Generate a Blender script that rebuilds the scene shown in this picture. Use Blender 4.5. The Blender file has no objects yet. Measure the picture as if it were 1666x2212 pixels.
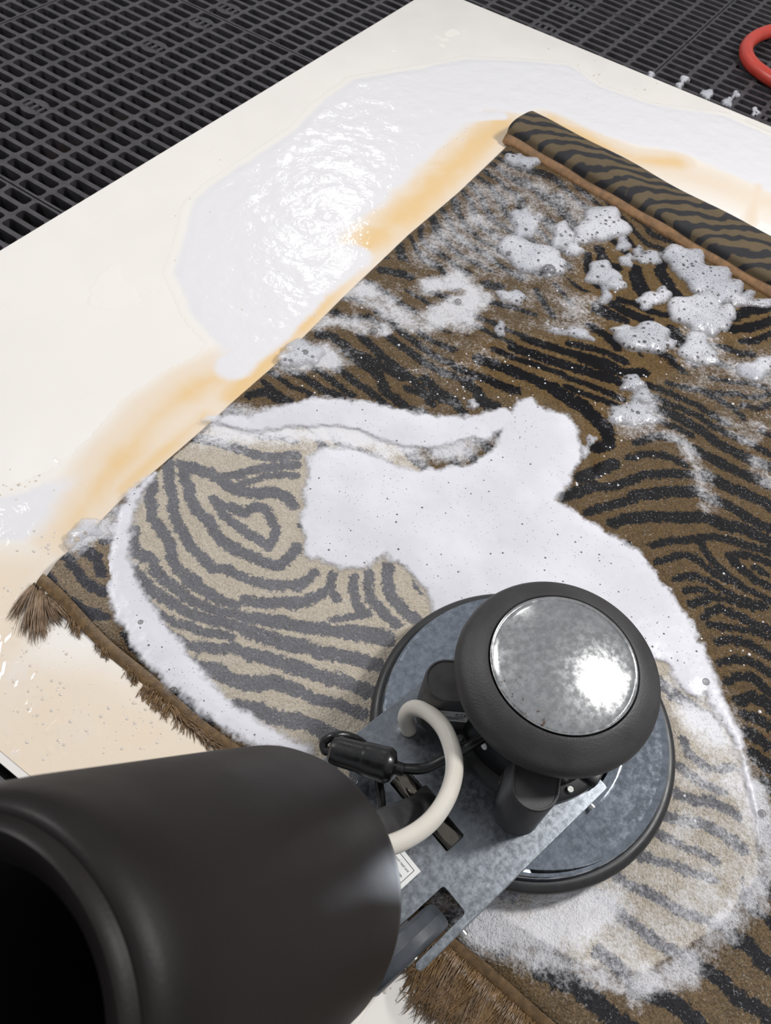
import bpy, bmesh, math, random
import numpy as np
from mathutils import Matrix, Vector

random.seed(7)
rng = np.random.default_rng(7)
S = bpy.context.scene
COL = S.collection

# ------------------------------------------------------------------ camera
W, H = 1666, 2212
FPX, PITCH, ROLL, HC = 1818.548, math.radians(54.6917), math.radians(9.0180), 1.22
cp, sp, cr, sr = math.cos(PITCH), math.sin(PITCH), math.cos(ROLL), math.sin(ROLL)
FW = np.array([0, cp, -sp])
_up, _rt = np.array([0, sp, cp]), np.array([1.0, 0, 0])
RT = cr * _rt + sr * _up
UP = -sr * _rt + cr * _up
cd = bpy.data.cameras.new('camera')
cam = bpy.data.objects.new('camera', cd)
COL.objects.link(cam)
cam.matrix_world = Matrix(((RT[0], UP[0], -FW[0], 0), (RT[1], UP[1], -FW[1], 0), (RT[2], UP[2], -FW[2], HC), (0, 0, 0, 1)))
cd.sensor_fit = 'HORIZONTAL'
cd.sensor_width = 36
cd.lens = FPX / W * 36
cd.clip_start = 0.02
cd.dof.use_dof = True
cd.dof.focus_distance = 1.25
cd.dof.aperture_fstop = 13
S.camera = cam

# ------------------------------------------------------------------ light
S.view_settings.view_transform = 'Standard'
S.view_settings.look = 'None'
S.view_settings.gamma = 1
S.view_settings.use_curve_mapping = False
S.view_settings.exposure = 0.18
wd = bpy.data.worlds.new('room_light')
S.world = wd
wd.use_nodes = True
wd.node_tree.nodes['Background'].inputs[0].default_value = (0.93, 0.96, 1.0, 1)
wd.node_tree.nodes['Background'].inputs[1].default_value = 0.37


def lamp(name, loc, target, power, sx, sy, color):
    l = bpy.data.lights.new(name, 'AREA')
    l.shape = 'RECTANGLE'
    l.size, l.size_y = sx, sy
    l.energy = power
    l.color = color
    o = bpy.data.objects.new(name, l)
    COL.objects.link(o)
    o.location = loc
    o.rotation_euler = (Vector(target) - Vector(loc)).to_track_quat('-Z', 'Y').to_euler()
    return o


lamp('ceiling_or_fill_lamp', (2.10, 1.35, 2.75), (0.3, 0.7, 0), 76, 0.40, 0.56, (1.0, 0.985, 0.97))
lamp('ceiling_or_fill_lamp', (-2.7, 2.0, 3.2), (-0.2, 1.6, 0), 58, 0.9, 0.3, (1.0, 0.985, 0.97))  # added fill light from the left, brightens the upper board
lamp('ceiling_or_fill_lamp', (-0.7, 5.2, 2.7), (0.0, 1.6, 0), 7, 0.22, 0.12, (1.0, 0.985, 0.97))

# ------------------------------------------------------------------ helpers


def G(p, z=0.0):
    """photo pixel -> world xy on the horizontal plane at height z"""
    p = np.atleast_2d(np.array(p, float))
    d = FW[None] * FPX + (p[:, :1] - W / 2) * RT - (p[:, 1:2] - H / 2) * UP
    return (d * ((z - HC) / d[:, 2:3]))[:, :2]


def lin(r, g, b):
    f = lambda c: c / 255 / 12.92 if c / 255 <= .04045 else ((c / 255 + .055) / 1.055) ** 2.4
    return (f(r), f(g), f(b), 1)


def tag(o, label=None, cat=None, group=None, kind=None):
    if label:
        o['label'] = label
    if cat:
        o['category'] = cat
    if group:
        o['group'] = group
    if kind:
        o['kind'] = kind
    return o


def link(name, me, mat=None, parent=None, smooth=True):
    if mat and not me.materials:
        me.materials.append(mat)
    o = bpy.data.objects.new(name, me)
    COL.objects.link(o)
    if parent:
        o.parent = parent
    if smooth:
        me.polygons.foreach_set('use_smooth', [True] * len(me.polygons))
    return o


def from_bm(name, bm, mat=None, parent=None, smooth=False):
    bmesh.ops.recalc_face_normals(bm, faces=bm.faces)
    me = bpy.data.meshes.new(name)
    bm.to_mesh(me)
    bm.free()
    o = link(name, me, mat, parent, False)
    if smooth:
        me.polygons.foreach_set('use_smooth', [True] * len(me.polygons))
        try:
            me.set_sharp_from_angle(angle=math.radians(smooth if smooth is not True else 40))
        except Exception:
            pass
    return o


def pydata(name, v, f, mat=None, parent=None, smooth=True):
    me = bpy.data.meshes.new(name)
    me.from_pydata([tuple(p) for p in v], [], [tuple(q) for q in f])
    me.update()
    return link(name, me, mat, parent, smooth)


def bm_box(bm, c, d, rz=0, bevel=0):
    r = bmesh.ops.create_cube(bm, size=1, matrix=Matrix.Translation(c) @ Matrix.Rotation(rz, 4, 'Z') @ Matrix.Diagonal((d[0], d[1], d[2], 1)))
    if bevel:
        es = list({e for v in r['verts'] for e in v.link_edges})
        bmesh.ops.bevel(bm, geom=es, offset=bevel, segments=2, affect='EDGES', profile=.5)


def lathe(name, prof, mat, parent=None, seg=96, mtx=None, closed=False, sharp=35):
    """prof: list of (r, z) turned about z"""
    bm = bmesh.new()
    rings = []
    for r, z in prof:
        if r < 1e-6:
            rings.append([bm.verts.new((0, 0, z))])
        else:
            rings.append([bm.verts.new((r * math.cos(2 * math.pi * i / seg), r * math.sin(2 * math.pi * i / seg), z)) for i in range(seg)])
    pairs = list(zip(rings[:-1], rings[1:])) + ([(rings[-1], rings[0])] if closed else [])
    for A, B in pairs:
        for i in range(seg):
            j = (i + 1) % seg
            if len(A) == 1 and len(B) == 1:
                continue
            if len(A) == 1:
                bm.faces.new((A[0], B[i], B[j]))
            elif len(B) == 1:
                bm.faces.new((A[i], A[j], B[0]))
            else:
                bm.faces.new((A[i], A[j], B[j], B[i]))
    if mtx is not None:
        bmesh.ops.transform(bm, matrix=mtx, verts=bm.verts)
    return from_bm(name, bm, mat, parent, smooth=sharp)


def arc(cx, cz, r, a0, a1, n=8):
    return [(cx + r * math.cos(math.radians(a0 + (a1 - a0) * i / n)), cz + r * math.sin(math.radians(a0 + (a1 - a0) * i / n))) for i in range(n + 1)]


def catmull(pts, n=10):
    P = [np.array(p, float) for p in pts]
    P = [2 * P[0] - P[1]] + P + [2 * P[-1] - P[-2]]
    out = []
    for i in range(1, len(P) - 2):
        for k in range(n):
            t = k / n
            out.append(.5 * ((2 * P[i]) + (-P[i - 1] + P[i + 1]) * t + (2 * P[i - 1] - 5 * P[i] + 4 * P[i + 1] - P[i + 2]) * t * t + (-P[i - 1] + 3 * P[i] - 3 * P[i + 1] + P[i + 2]) * t ** 3))
    out.append(P[-2])
    return out


def tube_geo(pts, rad, seg=16, cap=True):
    P = [np.array(p, float) for p in pts]
    n = len(P)
    R = rad if hasattr(rad, '__len__') else [rad] * n
    V, F = [], []
    up = None
    for i in range(n):
        t = P[min(i + 1, n - 1)] - P[max(i - 1, 0)]
        t = t / (np.linalg.norm(t) + 1e-12)
        if up is None:
            up = np.array([0, 0, 1.0]) if abs(t[2]) < .9 else np.array([1.0, 0, 0])
        x = np.cross(up, t)
        x /= np.linalg.norm(x) + 1e-12
        up = np.cross(t, x)
        for k in range(seg):
            a = 2 * math.pi * k / seg
            V.append(P[i] + R[i] * (math.cos(a) * x + math.sin(a) * up))
    for i in range(n - 1):
        for k in range(seg):
            F.append((i * seg + k, i * seg + (k + 1) % seg, (i + 1) * seg + (k + 1) % seg, (i + 1) * seg + k))
    if cap:
        F.append(tuple(range(seg - 1, -1, -1)))
        F.append(tuple((n - 1) * seg + k for k in range(seg)))
    return V, F


def tube(name, pts, rad, mat, parent=None, seg=16, n=10):
    V, F = tube_geo(catmull(pts, n) if n else pts, rad, seg)
    o = pydata(name, V, F, mat, parent)
    return o


def outline_plate(name, outer, holes, z0, z1, mat, parent=None, bevel=0.0):
    """flat plate with holes from 2-D outlines, extruded z0..z1"""
    cu = bpy.data.curves.new(name, 'CURVE')
    cu.dimensions = '2D'
    cu.fill_mode = 'BOTH'
    for loop in [outer] + holes:
        s = cu.splines.new('POLY')
        s.points.add(len(loop) - 1)
        for p, (a, b) in zip(s.points, loop):
            p.co = (a, b, 0, 1)
        s.use_cyclic_u = True
    cu.extrude = (z1 - z0) / 2 - bevel
    cu.bevel_depth = bevel
    cu.bevel_resolution = 2
    ob = bpy.data.objects.new(name, cu)
    COL.objects.link(ob)
    bpy.context.view_layer.update()
    me = bpy.data.meshes.new_from_object(ob.evaluated_get(bpy.context.evaluated_depsgraph_get()))
    bpy.data.objects.remove(ob)
    bpy.data.curves.remove(cu)
    me.transform(Matrix.Translation((0, 0, (z0 + z1) / 2)))
    me.materials.clear()
    me.name = name
    return link(name, me, mat, parent, False)


def round_loop(pts, r, n=5):
    out = []
    P = [np.array(p, float) for p in pts]
    for i, p in enumerate(P):
        a, b = P[i - 1] - p, P[(i + 1) % len(P)] - p
        ra = min(r, np.linalg.norm(a) * .45, np.linalg.norm(b) * .45)
        a, b = p + a / np.linalg.norm(a) * ra, p + b / np.linalg.norm(b) * ra
        for k in range(n + 1):
            t = k / n
            out.append(tuple((1 - t) ** 2 * a + 2 * t * (1 - t) * p + t * t * b))
    return out


def text_mesh(name, s, size, mat, parent, mtx, align='LEFT', shear=0.0):
    cu = bpy.data.curves.new(name, 'FONT')
    cu.body = s
    cu.size = size
    cu.align_x = align
    cu.shear = shear
    ob = bpy.data.objects.new(name, cu)
    COL.objects.link(ob)
    bpy.context.view_layer.update()
    me = bpy.data.meshes.new_from_object(ob.evaluated_get(bpy.context.evaluated_depsgraph_get()))
    bpy.data.objects.remove(ob)
    bpy.data.curves.remove(cu)
    me.transform(mtx)
    me.materials.clear()
    me.name = name
    return link(name, me, mat, parent, False)


# ---- numpy fields -------------------------------------------------------
def vnoise(x, y, scale, seed):
    r = np.random.default_rng(seed)
    T = r.random((256, 256)).astype(np.float32)
    x = x * scale + 37.3
    y = y * scale + 91.7
    xi, yi = np.floor(x).astype(int), np.floor(y).astype(int)
    fx, fy = x - xi, y - yi
    fx, fy = fx * fx * (3 - 2 * fx), fy * fy * (3 - 2 * fy)
    a, b = T[xi & 255, yi & 255], T[(xi + 1) & 255, yi & 255]
    c, d = T[xi & 255, (yi + 1) & 255], T[(xi + 1) & 255, (yi + 1) & 255]
    return (a + (b - a) * fx) * (1 - fy) + (c + (d - c) * fx) * fy


def fbm(x, y, scale, seed, octv=4):
    s, a, t = 0, 1, 0
    for k in range(octv):
        s = s + a * vnoise(x, y, scale * 2 ** k, seed + k * 11)
        t += a
        a *= .5
    return s / t


def sd_line(pts, X, Y, margin, widths=None):
    """(distance - halfwidth) to a polyline, +big outside the margin"""
    P = np.array(pts, float)
    n = len(P)
    hw = np.full(n, 0.0) if widths is None else np.array(widths, float)
    out = np.full(X.shape, 9.0, np.float32)
    m0 = margin + hw.max()
    for i in range(n - 1):
        a, b = P[i], P[i + 1]
        m = (X > min(a[0], b[0]) - m0) & (X < max(a[0], b[0]) + m0) & (Y > min(a[1], b[1]) - m0) & (Y < max(a[1], b[1]) + m0)
        if not m.any():
            continue
        d = b - a
        L = d @ d + 1e-12
        xs, ys = X[m] - a[0], Y[m] - a[1]
        t = np.clip((xs * d[0] + ys * d[1]) / L, 0, 1)
        dist = np.hypot(xs - t * d[0], ys - t * d[1]) - (hw[i] + (hw[i + 1] - hw[i]) * t)
        out[m] = np.minimum(out[m], dist)
    return out


def sd_poly(pts, X, Y, margin=.3):
    """signed distance, positive inside"""
    P = np.array(pts, float)
    ins = np.zeros(X.shape, bool)
    j = len(P) - 1
    for i in range(len(P)):
        a, b = P[i], P[j]
        c = ((a[1] > Y) != (b[1] > Y)) & (X < (b[0] - a[0]) * (Y - a[1]) / (b[1] - a[1] + 1e-12) + a[0])
        ins ^= c
        j = i
    d = sd_line(np.vstack([P, P[:1]]), X, Y, margin)
    return np.where(ins, d, -d)


def sstep(a, b, x):
    t = np.clip((x - a) / (b - a), 0, 1)
    return t * t * (3 - 2 * t)


def grid_mesh(name, X, Y, Z, mask, attrs, mat, parent=None):
    """mesh over a regular index grid; faces kept where mask (per cell) is true"""
    ny, nx = X.shape
    idx = np.arange(nx * ny).reshape(ny, nx)
    q = np.stack([idx[:-1, :-1], idx[:-1, 1:], idx[1:, 1:], idx[1:, :-1]], -1)[mask]
    used = np.unique(q)
    remap = np.full(nx * ny, -1)
    remap[used] = np.arange(len(used))
    q = remap[q].astype(np.int32)
    co = np.stack([X.ravel()[used], Y.ravel()[used], Z.ravel()[used]], 1).astype(np.float32)
    me = bpy.data.meshes.new(name)
    me.vertices.add(len(co))
    me.vertices.foreach_set('co', co.ravel())
    me.loops.add(q.size)
    me.loops.foreach_set('vertex_index', q.ravel())
    me.polygons.add(len(q))
    me.polygons.foreach_set('loop_start', np.arange(0, q.size, 4, dtype=np.int32))
    me.polygons.foreach_set('loop_total', np.full(len(q), 4, np.int32))
    me.update(calc_edges=True)
    for k, a in attrs.items():
        at = me.attributes.new(k, 'FLOAT', 'POINT')
        at.data.foreach_set('value', a.ravel()[used].astype(np.float32))
    me.validate()
    return link(name, me, mat, parent)


# ---- materials ----------------------------------------------------------
class N:
    """tiny node-graph builder"""

    def __init__(s, name):
        s.m = bpy.data.materials.new(name)
        s.m.use_nodes = True
        s.t = s.m.node_tree
        s.bsdf = s.t.nodes['Principled BSDF']
        s.co = s.t.nodes.new('ShaderNodeTexCoord').outputs['Object']

    def node(s, kind, **kw):
        n = s.t.nodes.new(kind)
        for k, v in kw.items():
            setattr(n, k, v)
        return n

    def put(s, sock, v):
        if isinstance(v, bpy.types.NodeSocket):
            s.t.links.new(v, sock)
        elif v is not None:
            sock.default_value = v
        return sock

    def attr(s, name):
        return s.node('ShaderNodeAttribute', attribute_name=name).outputs['Fac']

    def noise(s, scale, detail=3, rough=.55, dist=0, co=None, out='Fac'):
        n = s.node('ShaderNodeTexNoise')
        s.put(n.inputs['Vector'], co or s.co)
        n.inputs['Scale'].default_value = scale
        n.inputs['Detail'].default_value = detail
        n.inputs['Roughness'].default_value = rough
        n.inputs['Distortion'].default_value = dist
        return n.outputs[out]

    def vor(s, scale, feature='F1', co=None, out='Distance', rand=1.0):
        n = s.node('ShaderNodeTexVoronoi', feature=feature)
        s.put(n.inputs['Vector'], co or s.co)
        n.inputs['Scale'].default_value = scale
        n.inputs['Randomness'].default_value = rand
        return n.outputs[out]

    def math(s, op, a, b=0.0, c=0.0, clamp=False):
        n = s.node('ShaderNodeMath', operation=op, use_clamp=clamp)
        s.put(n.inputs[0], a)
        s.put(n.inputs[1], b)
        s.put(n.inputs[2], c)
        return n.outputs[0]

    def ramp(s, x, a, b, lo=0.0, hi=1.0):
        n = s.node('ShaderNodeMapRange', interpolation_type='SMOOTHSTEP')
        s.put(n.inputs['Value'], x)
        s.put(n.inputs['From Min'], a)
        s.put(n.inputs['From Max'], b)
        s.put(n.inputs['To Min'], lo)
        s.put(n.inputs['To Max'], hi)
        return n.outputs['Result']

    def mix(s, f, a, b, mode='MIX'):
        n = s.node('ShaderNodeMix', data_type='RGBA', blend_type=mode)
        s.put(n.inputs['Factor'], f)
        s.put(n.inputs['A'], None)
        s.put(n.inputs[6], a)
        s.put(n.inputs[7], b)
        return n.outputs[2]

    def bump(s, h, strength=.3, dist=.002, normal=None):
        n = s.node('ShaderNodeBump')
        s.put(n.inputs['Height'], h)
        s.put(n.inputs['Strength'], strength)
        n.inputs['Distance'].default_value = dist
        if normal is not None:
            s.put(n.inputs['Normal'], normal)
        return n.outputs[0]

    def stretch(s, v):
        n = s.node('ShaderNodeMapping')
        s.put(n.inputs['Vector'], s.co)
        n.inputs['Scale'].default_value = v[:3]
        if len(v) > 3:
            n.inputs['Rotation'].default_value = (0, 0, v[3])
        return n.outputs[0]

    def set(s, **kw):
        names = dict(color='Base Color', rough='Roughness', metal='Metallic', normal='Normal', alpha='Alpha', spec='Specular IOR Level', coat='Coat Weight', coat_rough='Coat Roughness', trans='Transmission Weight', sss='Subsurface Weight', sheen='Sheen Weight', ior='IOR')
        for k, v in kw.items():
            s.put(s.bsdf.inputs[names[k]], v)
        return s.m


def plain(name, col, rough=.5, metal=0, var=.12, scale=30, bump=.0, bscale=200, spec=.5):
    n = N(name)
    f = n.ramp(n.noise(scale, 4), .3, .7)
    c = n.mix(f, tuple(x * (1 - var) for x in col[:3]) + (1,), tuple(min(1, x * (1 + var)) for x in col[:3]) + (1,))
    n.set(color=c, rough=n.math('ADD', n.math('MULTIPLY', f, .12), rough - .06), metal=metal, spec=spec)
    if bump:
        n.set(normal=n.bump(n.noise(bscale, 3), bump, .001))
    return n.m


M = {}
M['grate'] = plain('grating_plastic', lin(60, 57, 60), .5, 0, .3, 25, .25, 250)
M['floor'] = plain('subfloor', lin(26, 20, 18), .8, 0, .5, 8)
M['debris'] = plain('debris', lin(190, 150, 95), .8, 0, .25, 60, .3, 90)
M['seam'] = plain('black_rubber', lin(26, 26, 28), .42, 0, .25, 40, .15, 300)


def board_mat():
    n = N('cream_board')
    c = n.mix(n.ramp(n.noise(2.2, 3), .35, .7), lin(230, 225, 219), lin(234, 229, 223))
    sc = n.noise(1.0, 2, co=n.stretch((12, 320, 1, .6)))
    c = n.mix(n.ramp(sc, .66, .74, 0, .25), c, lin(214, 205, 192))
    n.set(color=c, rough=n.ramp(n.noise(9, 3), .35, .7, .42, .55), spec=.3, normal=n.bump(n.noise(40, 4), .08, .001))
    return n.m


M['board'] = board_mat()


def film_mat():
    n = N('soapy_water_film')
    tan, suds = n.attr('tan'), n.attr('suds')
    tn = n.math('MULTIPLY', tan, n.ramp(n.noise(7, 3, .5, .8), .25, .65, .8, 1.1), clamp=True)
    c = n.mix(n.ramp(tn, .0, .5), lin(233, 228, 221), lin(226, 210, 190))
    c = n.mix(n.ramp(tn, .45, 1.0), c, lin(224, 192, 142))
    sd = n.ramp(n.math('ADD', suds, n.math('MULTIPLY', n.math('SUBTRACT', n.noise(14, 5), .5), .5)), .35, .75)
    c = n.mix(sd, c, lin(222, 220, 222))
    h1 = n.noise(38, 3, .5, .6)
    h2 = n.noise(120, 2, .5, .5)
    h = n.math('ADD', n.math('MULTIPLY', h1, n.math('ADD', .25, suds)), n.math('MULTIPLY', h2, n.math('MULTIPLY', suds, .30)))
    n.set(color=c, rough=n.ramp(suds, 0, 1, .06, .14), spec=.6, normal=n.bump(h, .26, .005))
    return n.m


M['film'] = film_mat()


def rug_mat(name='rug_pile', pile=True):
    n = N(name)
    st, cl, fm, pool, semi = [n.attr(k) for k in ('stripe', 'clean', 'film', 'pool', 'semi')]
    jag = n.math('MULTIPLY', n.math('SUBTRACT', n.noise(105, 4, .8), .5), .028)
    d = n.ramp(n.math('ADD', st, jag), -.0016, .0016)
    fine = n.noise(300, 3, .75)
    mid = n.noise(26, 4, .6)
    tuft = n.ramp(fine, .36, .64)
    clean = n.ramp(n.math('ADD', cl, n.math('MULTIPLY', n.math('SUBTRACT', n.noise(60, 4), .5), .5)), .35, .65)
    wl = n.mix(mid, lin(88, 69, 44), lin(126, 102, 68))
    wk = n.mix(mid, lin(8, 8, 10), lin(30, 30, 34))
    wl = n.mix(semi, wl, lin(150, 132, 110))
    wk = n.mix(semi, wk, lin(72, 72, 78))
    kl = n.mix(mid, lin(192, 180, 161), lin(212, 201, 186))
    kk = n.mix(mid, lin(104, 103, 107), lin(134, 133, 137))
    L = n.mix(clean, wl, kl)
    K = n.mix(clean, wk, kk)
    c = n.mix(d, L, K)
    # tufts: darker gaps between the wet yarns
    c = n.mix(n.math('MULTIPLY', n.math('SUBTRACT', 1.0, tuft), n.ramp(clean, 0, 1, .55, .26)), c, lin(24, 20, 17))
    spk = n.math('MULTIPLY', n.ramp(n.noise(170, 4, .75), .60, .66), n.ramp(n.noise(11, 3), .5, .68))
    c = n.mix(n.math('MULTIPLY', spk, n.math('MULTIPLY', clean, .8)), c, lin(40, 36, 33))
    # soap film: white speckle whose density follows the attribute
    fn = n.math('ADD', n.math('MULTIPLY', n.noise(150, 5, .8), 1.3), n.math('MULTIPLY', n.noise(26, 4, .6), .9))
    ff = n.ramp(n.math('ADD', fm, n.math('SUBTRACT', fn, 1.1)), .18, .95)
    bub = n.ramp(n.vor(210), .18, .30)
    c = n.mix(n.math('MULTIPLY', ff, n.math('ADD', .62, n.math('MULTIPLY', bub, .3))), c, lin(222, 221, 225))
    # bubble flecks on the soapy pile, plus wet-fibre glints painted into the colour
    fl = n.math('MAXIMUM', n.math('MULTIPLY', n.ramp(n.vor(170), .16, .10), n.ramp(n.noise(18, 3), .47, .62)), n.math('MULTIPLY', n.ramp(n.noise(330, 2, .6), .62, .70), n.math('MULTIPLY', n.math('SUBTRACT', 1.0, pool), n.ramp(n.noise(9, 3), .30, .65, .35, .9))))
    c = n.mix(n.math('MULTIPLY', fl, n.math('MULTIPLY', n.math('SUBTRACT', 1.0, n.math('MULTIPLY', semi, .7)), .55)), c, lin(205, 205, 210))
    h = n.math('ADD', fine, n.math('MULTIPLY', n.noise(150, 2), .8))
    n.set(color=c, rough=n.math('SUBTRACT', n.ramp(pool, 0, 1, .45, .22), n.math('MULTIPLY', n.math('MULTIPLY', ff, clean), .27)), spec=n.math('ADD', n.ramp(pool, 0, 1, .24, .10), n.math('MULTIPLY', n.math('MULTIPLY', ff, clean), .4)), normal=n.bump(h, n.math('MULTIPLY', n.ramp(pool, 0, 1, .85, .10), n.math('SUBTRACT', 1.0, n.math('MULTIPLY', n.math('MULTIPLY', ff, clean), .55))), .004))
    return n.m


M['rug'] = rug_mat()


def roll_mat():
    n = N('rug_back')
    w = n.node('ShaderNodeTexWave', wave_type='BANDS', bands_direction='Y')
    n.put(w.inputs['Vector'], n.stretch((1, 1, 1)))
    n.put(w.inputs['Vector'], n.co)
    w.inputs['Scale'].default_value = 9.0
    w.inputs['Distortion'].default_value = 9.0
    w.inputs['Detail'].default_value = 2.5
    w.inputs['Detail Scale'].default_value = 1.1
    d = n.ramp(n.math('ADD', w.outputs['Fac'], n.math('MULTIPLY', n.math('SUBTRACT', n.noise(140, 3, .7), .5), .5)), .40, .68)
    mid = n.noise(22, 4)
    c = n.mix(d, n.mix(mid, lin(84, 72, 54), lin(104, 90, 70)), n.mix(mid, lin(34, 34, 37), lin(56, 55, 57)))
    n.set(color=c, rough=.7, spec=.25, normal=n.bump(n.noise(500, 2), .3, .001))
    return n.m


M['roll'] = roll_mat()
M['binding'] = plain('tan_binding', lin(138, 104, 70), .6, 0, .25, 60, .4, 400)
M['selvage'] = plain('brown_selvage', lin(104, 80, 50), .35, 0, .3, 90, .6, 500)
M['yarn'] = plain('wet_yarn', lin(118, 93, 64), .3, 0, .35, 70)
M['yarn_grey'] = plain('wet_yarn_grey', lin(128, 106, 84), .32, 0, .3, 70)


def foam_mat(name, dense):
    n = N(name)
    th = n.attr('thick')
    cell = n.vor(95, out='Color')
    sep = n.node('ShaderNodeSeparateColor')
    n.put(sep.inputs[0], cell)
    rad = n.math('MULTIPLY', n.math('POWER', sep.outputs[0], 3.0), .20 if dense else .5)
    rim = n.vor(95)
    hole = n.math('LESS_THAN', rim, rad)
    cell2 = n.vor(330, out='Color')
    sep2 = n.node('ShaderNodeSeparateColor')
    n.put(sep2.inputs[0], cell2)
    rad2 = n.math('MULTIPLY', n.math('POWER', sep2.outputs[0], 4.0 if dense else 1.4), .26 if dense else .42)
    pore = n.math('LESS_THAN', n.vor(330), rad2)
    pores = n.math('MAXIMUM', hole, pore)
    edge = n.math('ADD', th, n.math('MULTIPLY', n.math('SUBTRACT', n.noise(150, 4, .7), .5), .5))
    cover = n.ramp(edge, .05 if dense else -.1, .75 if dense else .7, 0.0 if dense else .3, 1.0 if dense else .93)
    c = n.mix(n.ramp(n.noise(7, 3), .35, .7), lin(204, 203, 209) if dense else lin(176, 177, 184), lin(216, 215, 221) if dense else lin(208, 208, 214))
    al = n.math('MULTIPLY', cover, n.math('SUBTRACT', 1.0, n.math('MULTIPLY', pores, .75)))
    h = n.math('SUBTRACT', n.noise(45, 4, .6), n.math('MULTIPLY', pores, .35))
    n.set(color=c, rough=.34 if dense else .25, spec=.3 if dense else .45, alpha=al, normal=n.bump(h, .16 if dense else .7, .003))
    return n.m


M['lather'] = foam_mat('thick_lather', True)
M['foam'] = foam_mat('bubbly_foam', False)
M['fleck'] = plain('foam_fleck', lin(205, 205, 210), .2, 0, .08, 60)


M['bead'] = plain('water_bead', lin(214, 203, 190), .03, 0, .02, 60, spec=.8)


def bubble_mat():
    n = N('soap_bubble')
    fr = n.node('ShaderNodeLayerWeight')
    fr.inputs[0].default_value = .55
    n.set(color=n.mix(n.noise(120, 2), lin(40, 40, 42), lin(70, 66, 60)), rough=.02, spec=1.0, alpha=n.ramp(fr.outputs['Facing'], .1, .9, .38, .7), coat=1.0)
    return n.m


M['bubble'] = bubble_mat()


def steel(name, col, rough, spangle=.25, scr=.4, spread=.1):
    n = N(name)
    a = n.noise(36, 5, .65, .8)
    b = n.noise(110, 4, .7)
    f = n.ramp(n.math('ADD', n.math('MULTIPLY', a, .4), n.math('MULTIPLY', b, .6)), .30, .70)
    c = n.mix(f, tuple(x * (1 - spangle) for x in col[:3]) + (1,), tuple(min(1, x * (1 + spangle)) for x in col[:3]) + (1,))
    s1 = n.ramp(n.noise(1.0, 3, co=n.stretch((25, 700, 25, .5))), .62, .72)
    s2 = n.ramp(n.noise(34, 5, .8, 2.5), .66, .71)
    c = n.mix(n.math('MULTIPLY', s2, scr), c, lin(60, 62, 68))
    c = n.mix(n.math('MULTIPLY', s1, scr * .5), c, lin(205, 208, 214))
    if name == 'worn_chrome_cap':      # rust freckles by the rim on the handle side
        sx = n.node('ShaderNodeSeparateXYZ')
        n.put(sx.inputs[0], n.co)
        ru = n.math('MULTIPLY', n.ramp(n.noise(150, 4, .7), .60, .66), n.ramp(sx.outputs[0], .045, .080))
        c = n.mix(n.math('MULTIPLY', ru, .85), c, lin(120, 84, 52))
    n.set(color=c, metal=1.0, rough=n.ramp(b, .35, .65, rough, rough + spread), normal=n.bump(b, .06, .0008))
    return n.m


M['plate'] = steel('galvanised_plate', lin(140, 145, 151), .28, .2, .6)
M['deck'] = steel('brushed_deck', lin(162, 169, 179), .06, .3, .6, .05)
M['cap'] = steel('worn_chrome_cap', lin(200, 200, 200), .17, .16, .3)
M['chrome'] = plain('chrome', lin(120, 114, 104), .1, 1, .1, 60)
M['blk'] = plain('black_plastic', lin(58, 57, 58), .5, 0, .25, 25, .2, 600)
M['collar'] = plain('rubber_collar', lin(50, 49, 50), .5, 0, .25, 14, .5, 420)
M['motor'] = plain('black_paint', lin(20, 20, 22), .35, 0, .2, 40)
M['tank'] = plain('tank_polymer', lin(26, 22, 21), .5, 0, .12, 9, .12, 350, .22)
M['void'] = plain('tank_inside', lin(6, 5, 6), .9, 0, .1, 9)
M['bumper'] = plain('rubber_bumper', lin(40, 40, 41), .42, 0, .2, 30)
M['wheel'] = plain('grey_rubber', lin(66, 70, 76), .45, 0, .2, 40, .15, 150)
M['cord'] = plain('black_cord', lin(20, 20, 21), .3, 0, .2, 60, .1, 200)
M['paper'] = plain('sticker_paper', lin(226, 226, 224), .45, 0, .03, 40)
M['ink'] = plain('ink', lin(22, 22, 24), .6, 0, .1, 40)
M['bolt'] = plain('zinc_bolt', lin(190, 190, 186), .3, 1, .1, 90)
M['bristle'] = plain('bristles', lin(150, 148, 140), .7, 0, .2, 200, .5, 400)
M['red'] = plain('red_rubber', lin(188, 62, 48), .4, 0, .08, 20, .1, 300)


def hose_mat():
    n = N('milky_hose')
    n.set(color=n.mix(n.noise(20, 3), lin(200, 194, 183), lin(212, 207, 199)), rough=.28, sss=.3)
    n.bsdf.inputs['Subsurface Radius'].default_value = (.01, .008, .006)
    return n.m


M['hose'] = hose_mat()

# ------------------------------------------------------------------ floor and grating
AA = math.radians(62.4)
eA = np.array([math.cos(AA), math.sin(AA)])
eB = np.array([math.sin(AA), -math.cos(AA)])
ZT = -0.0085                                   # top of the grating
bm = bmesh.new()
bm_box(bm, (0.2, 1.9, -.115), (9, 9, .05))
floor = tag(from_bm('floor', bm, M['floor']), kind='structure')


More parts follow.
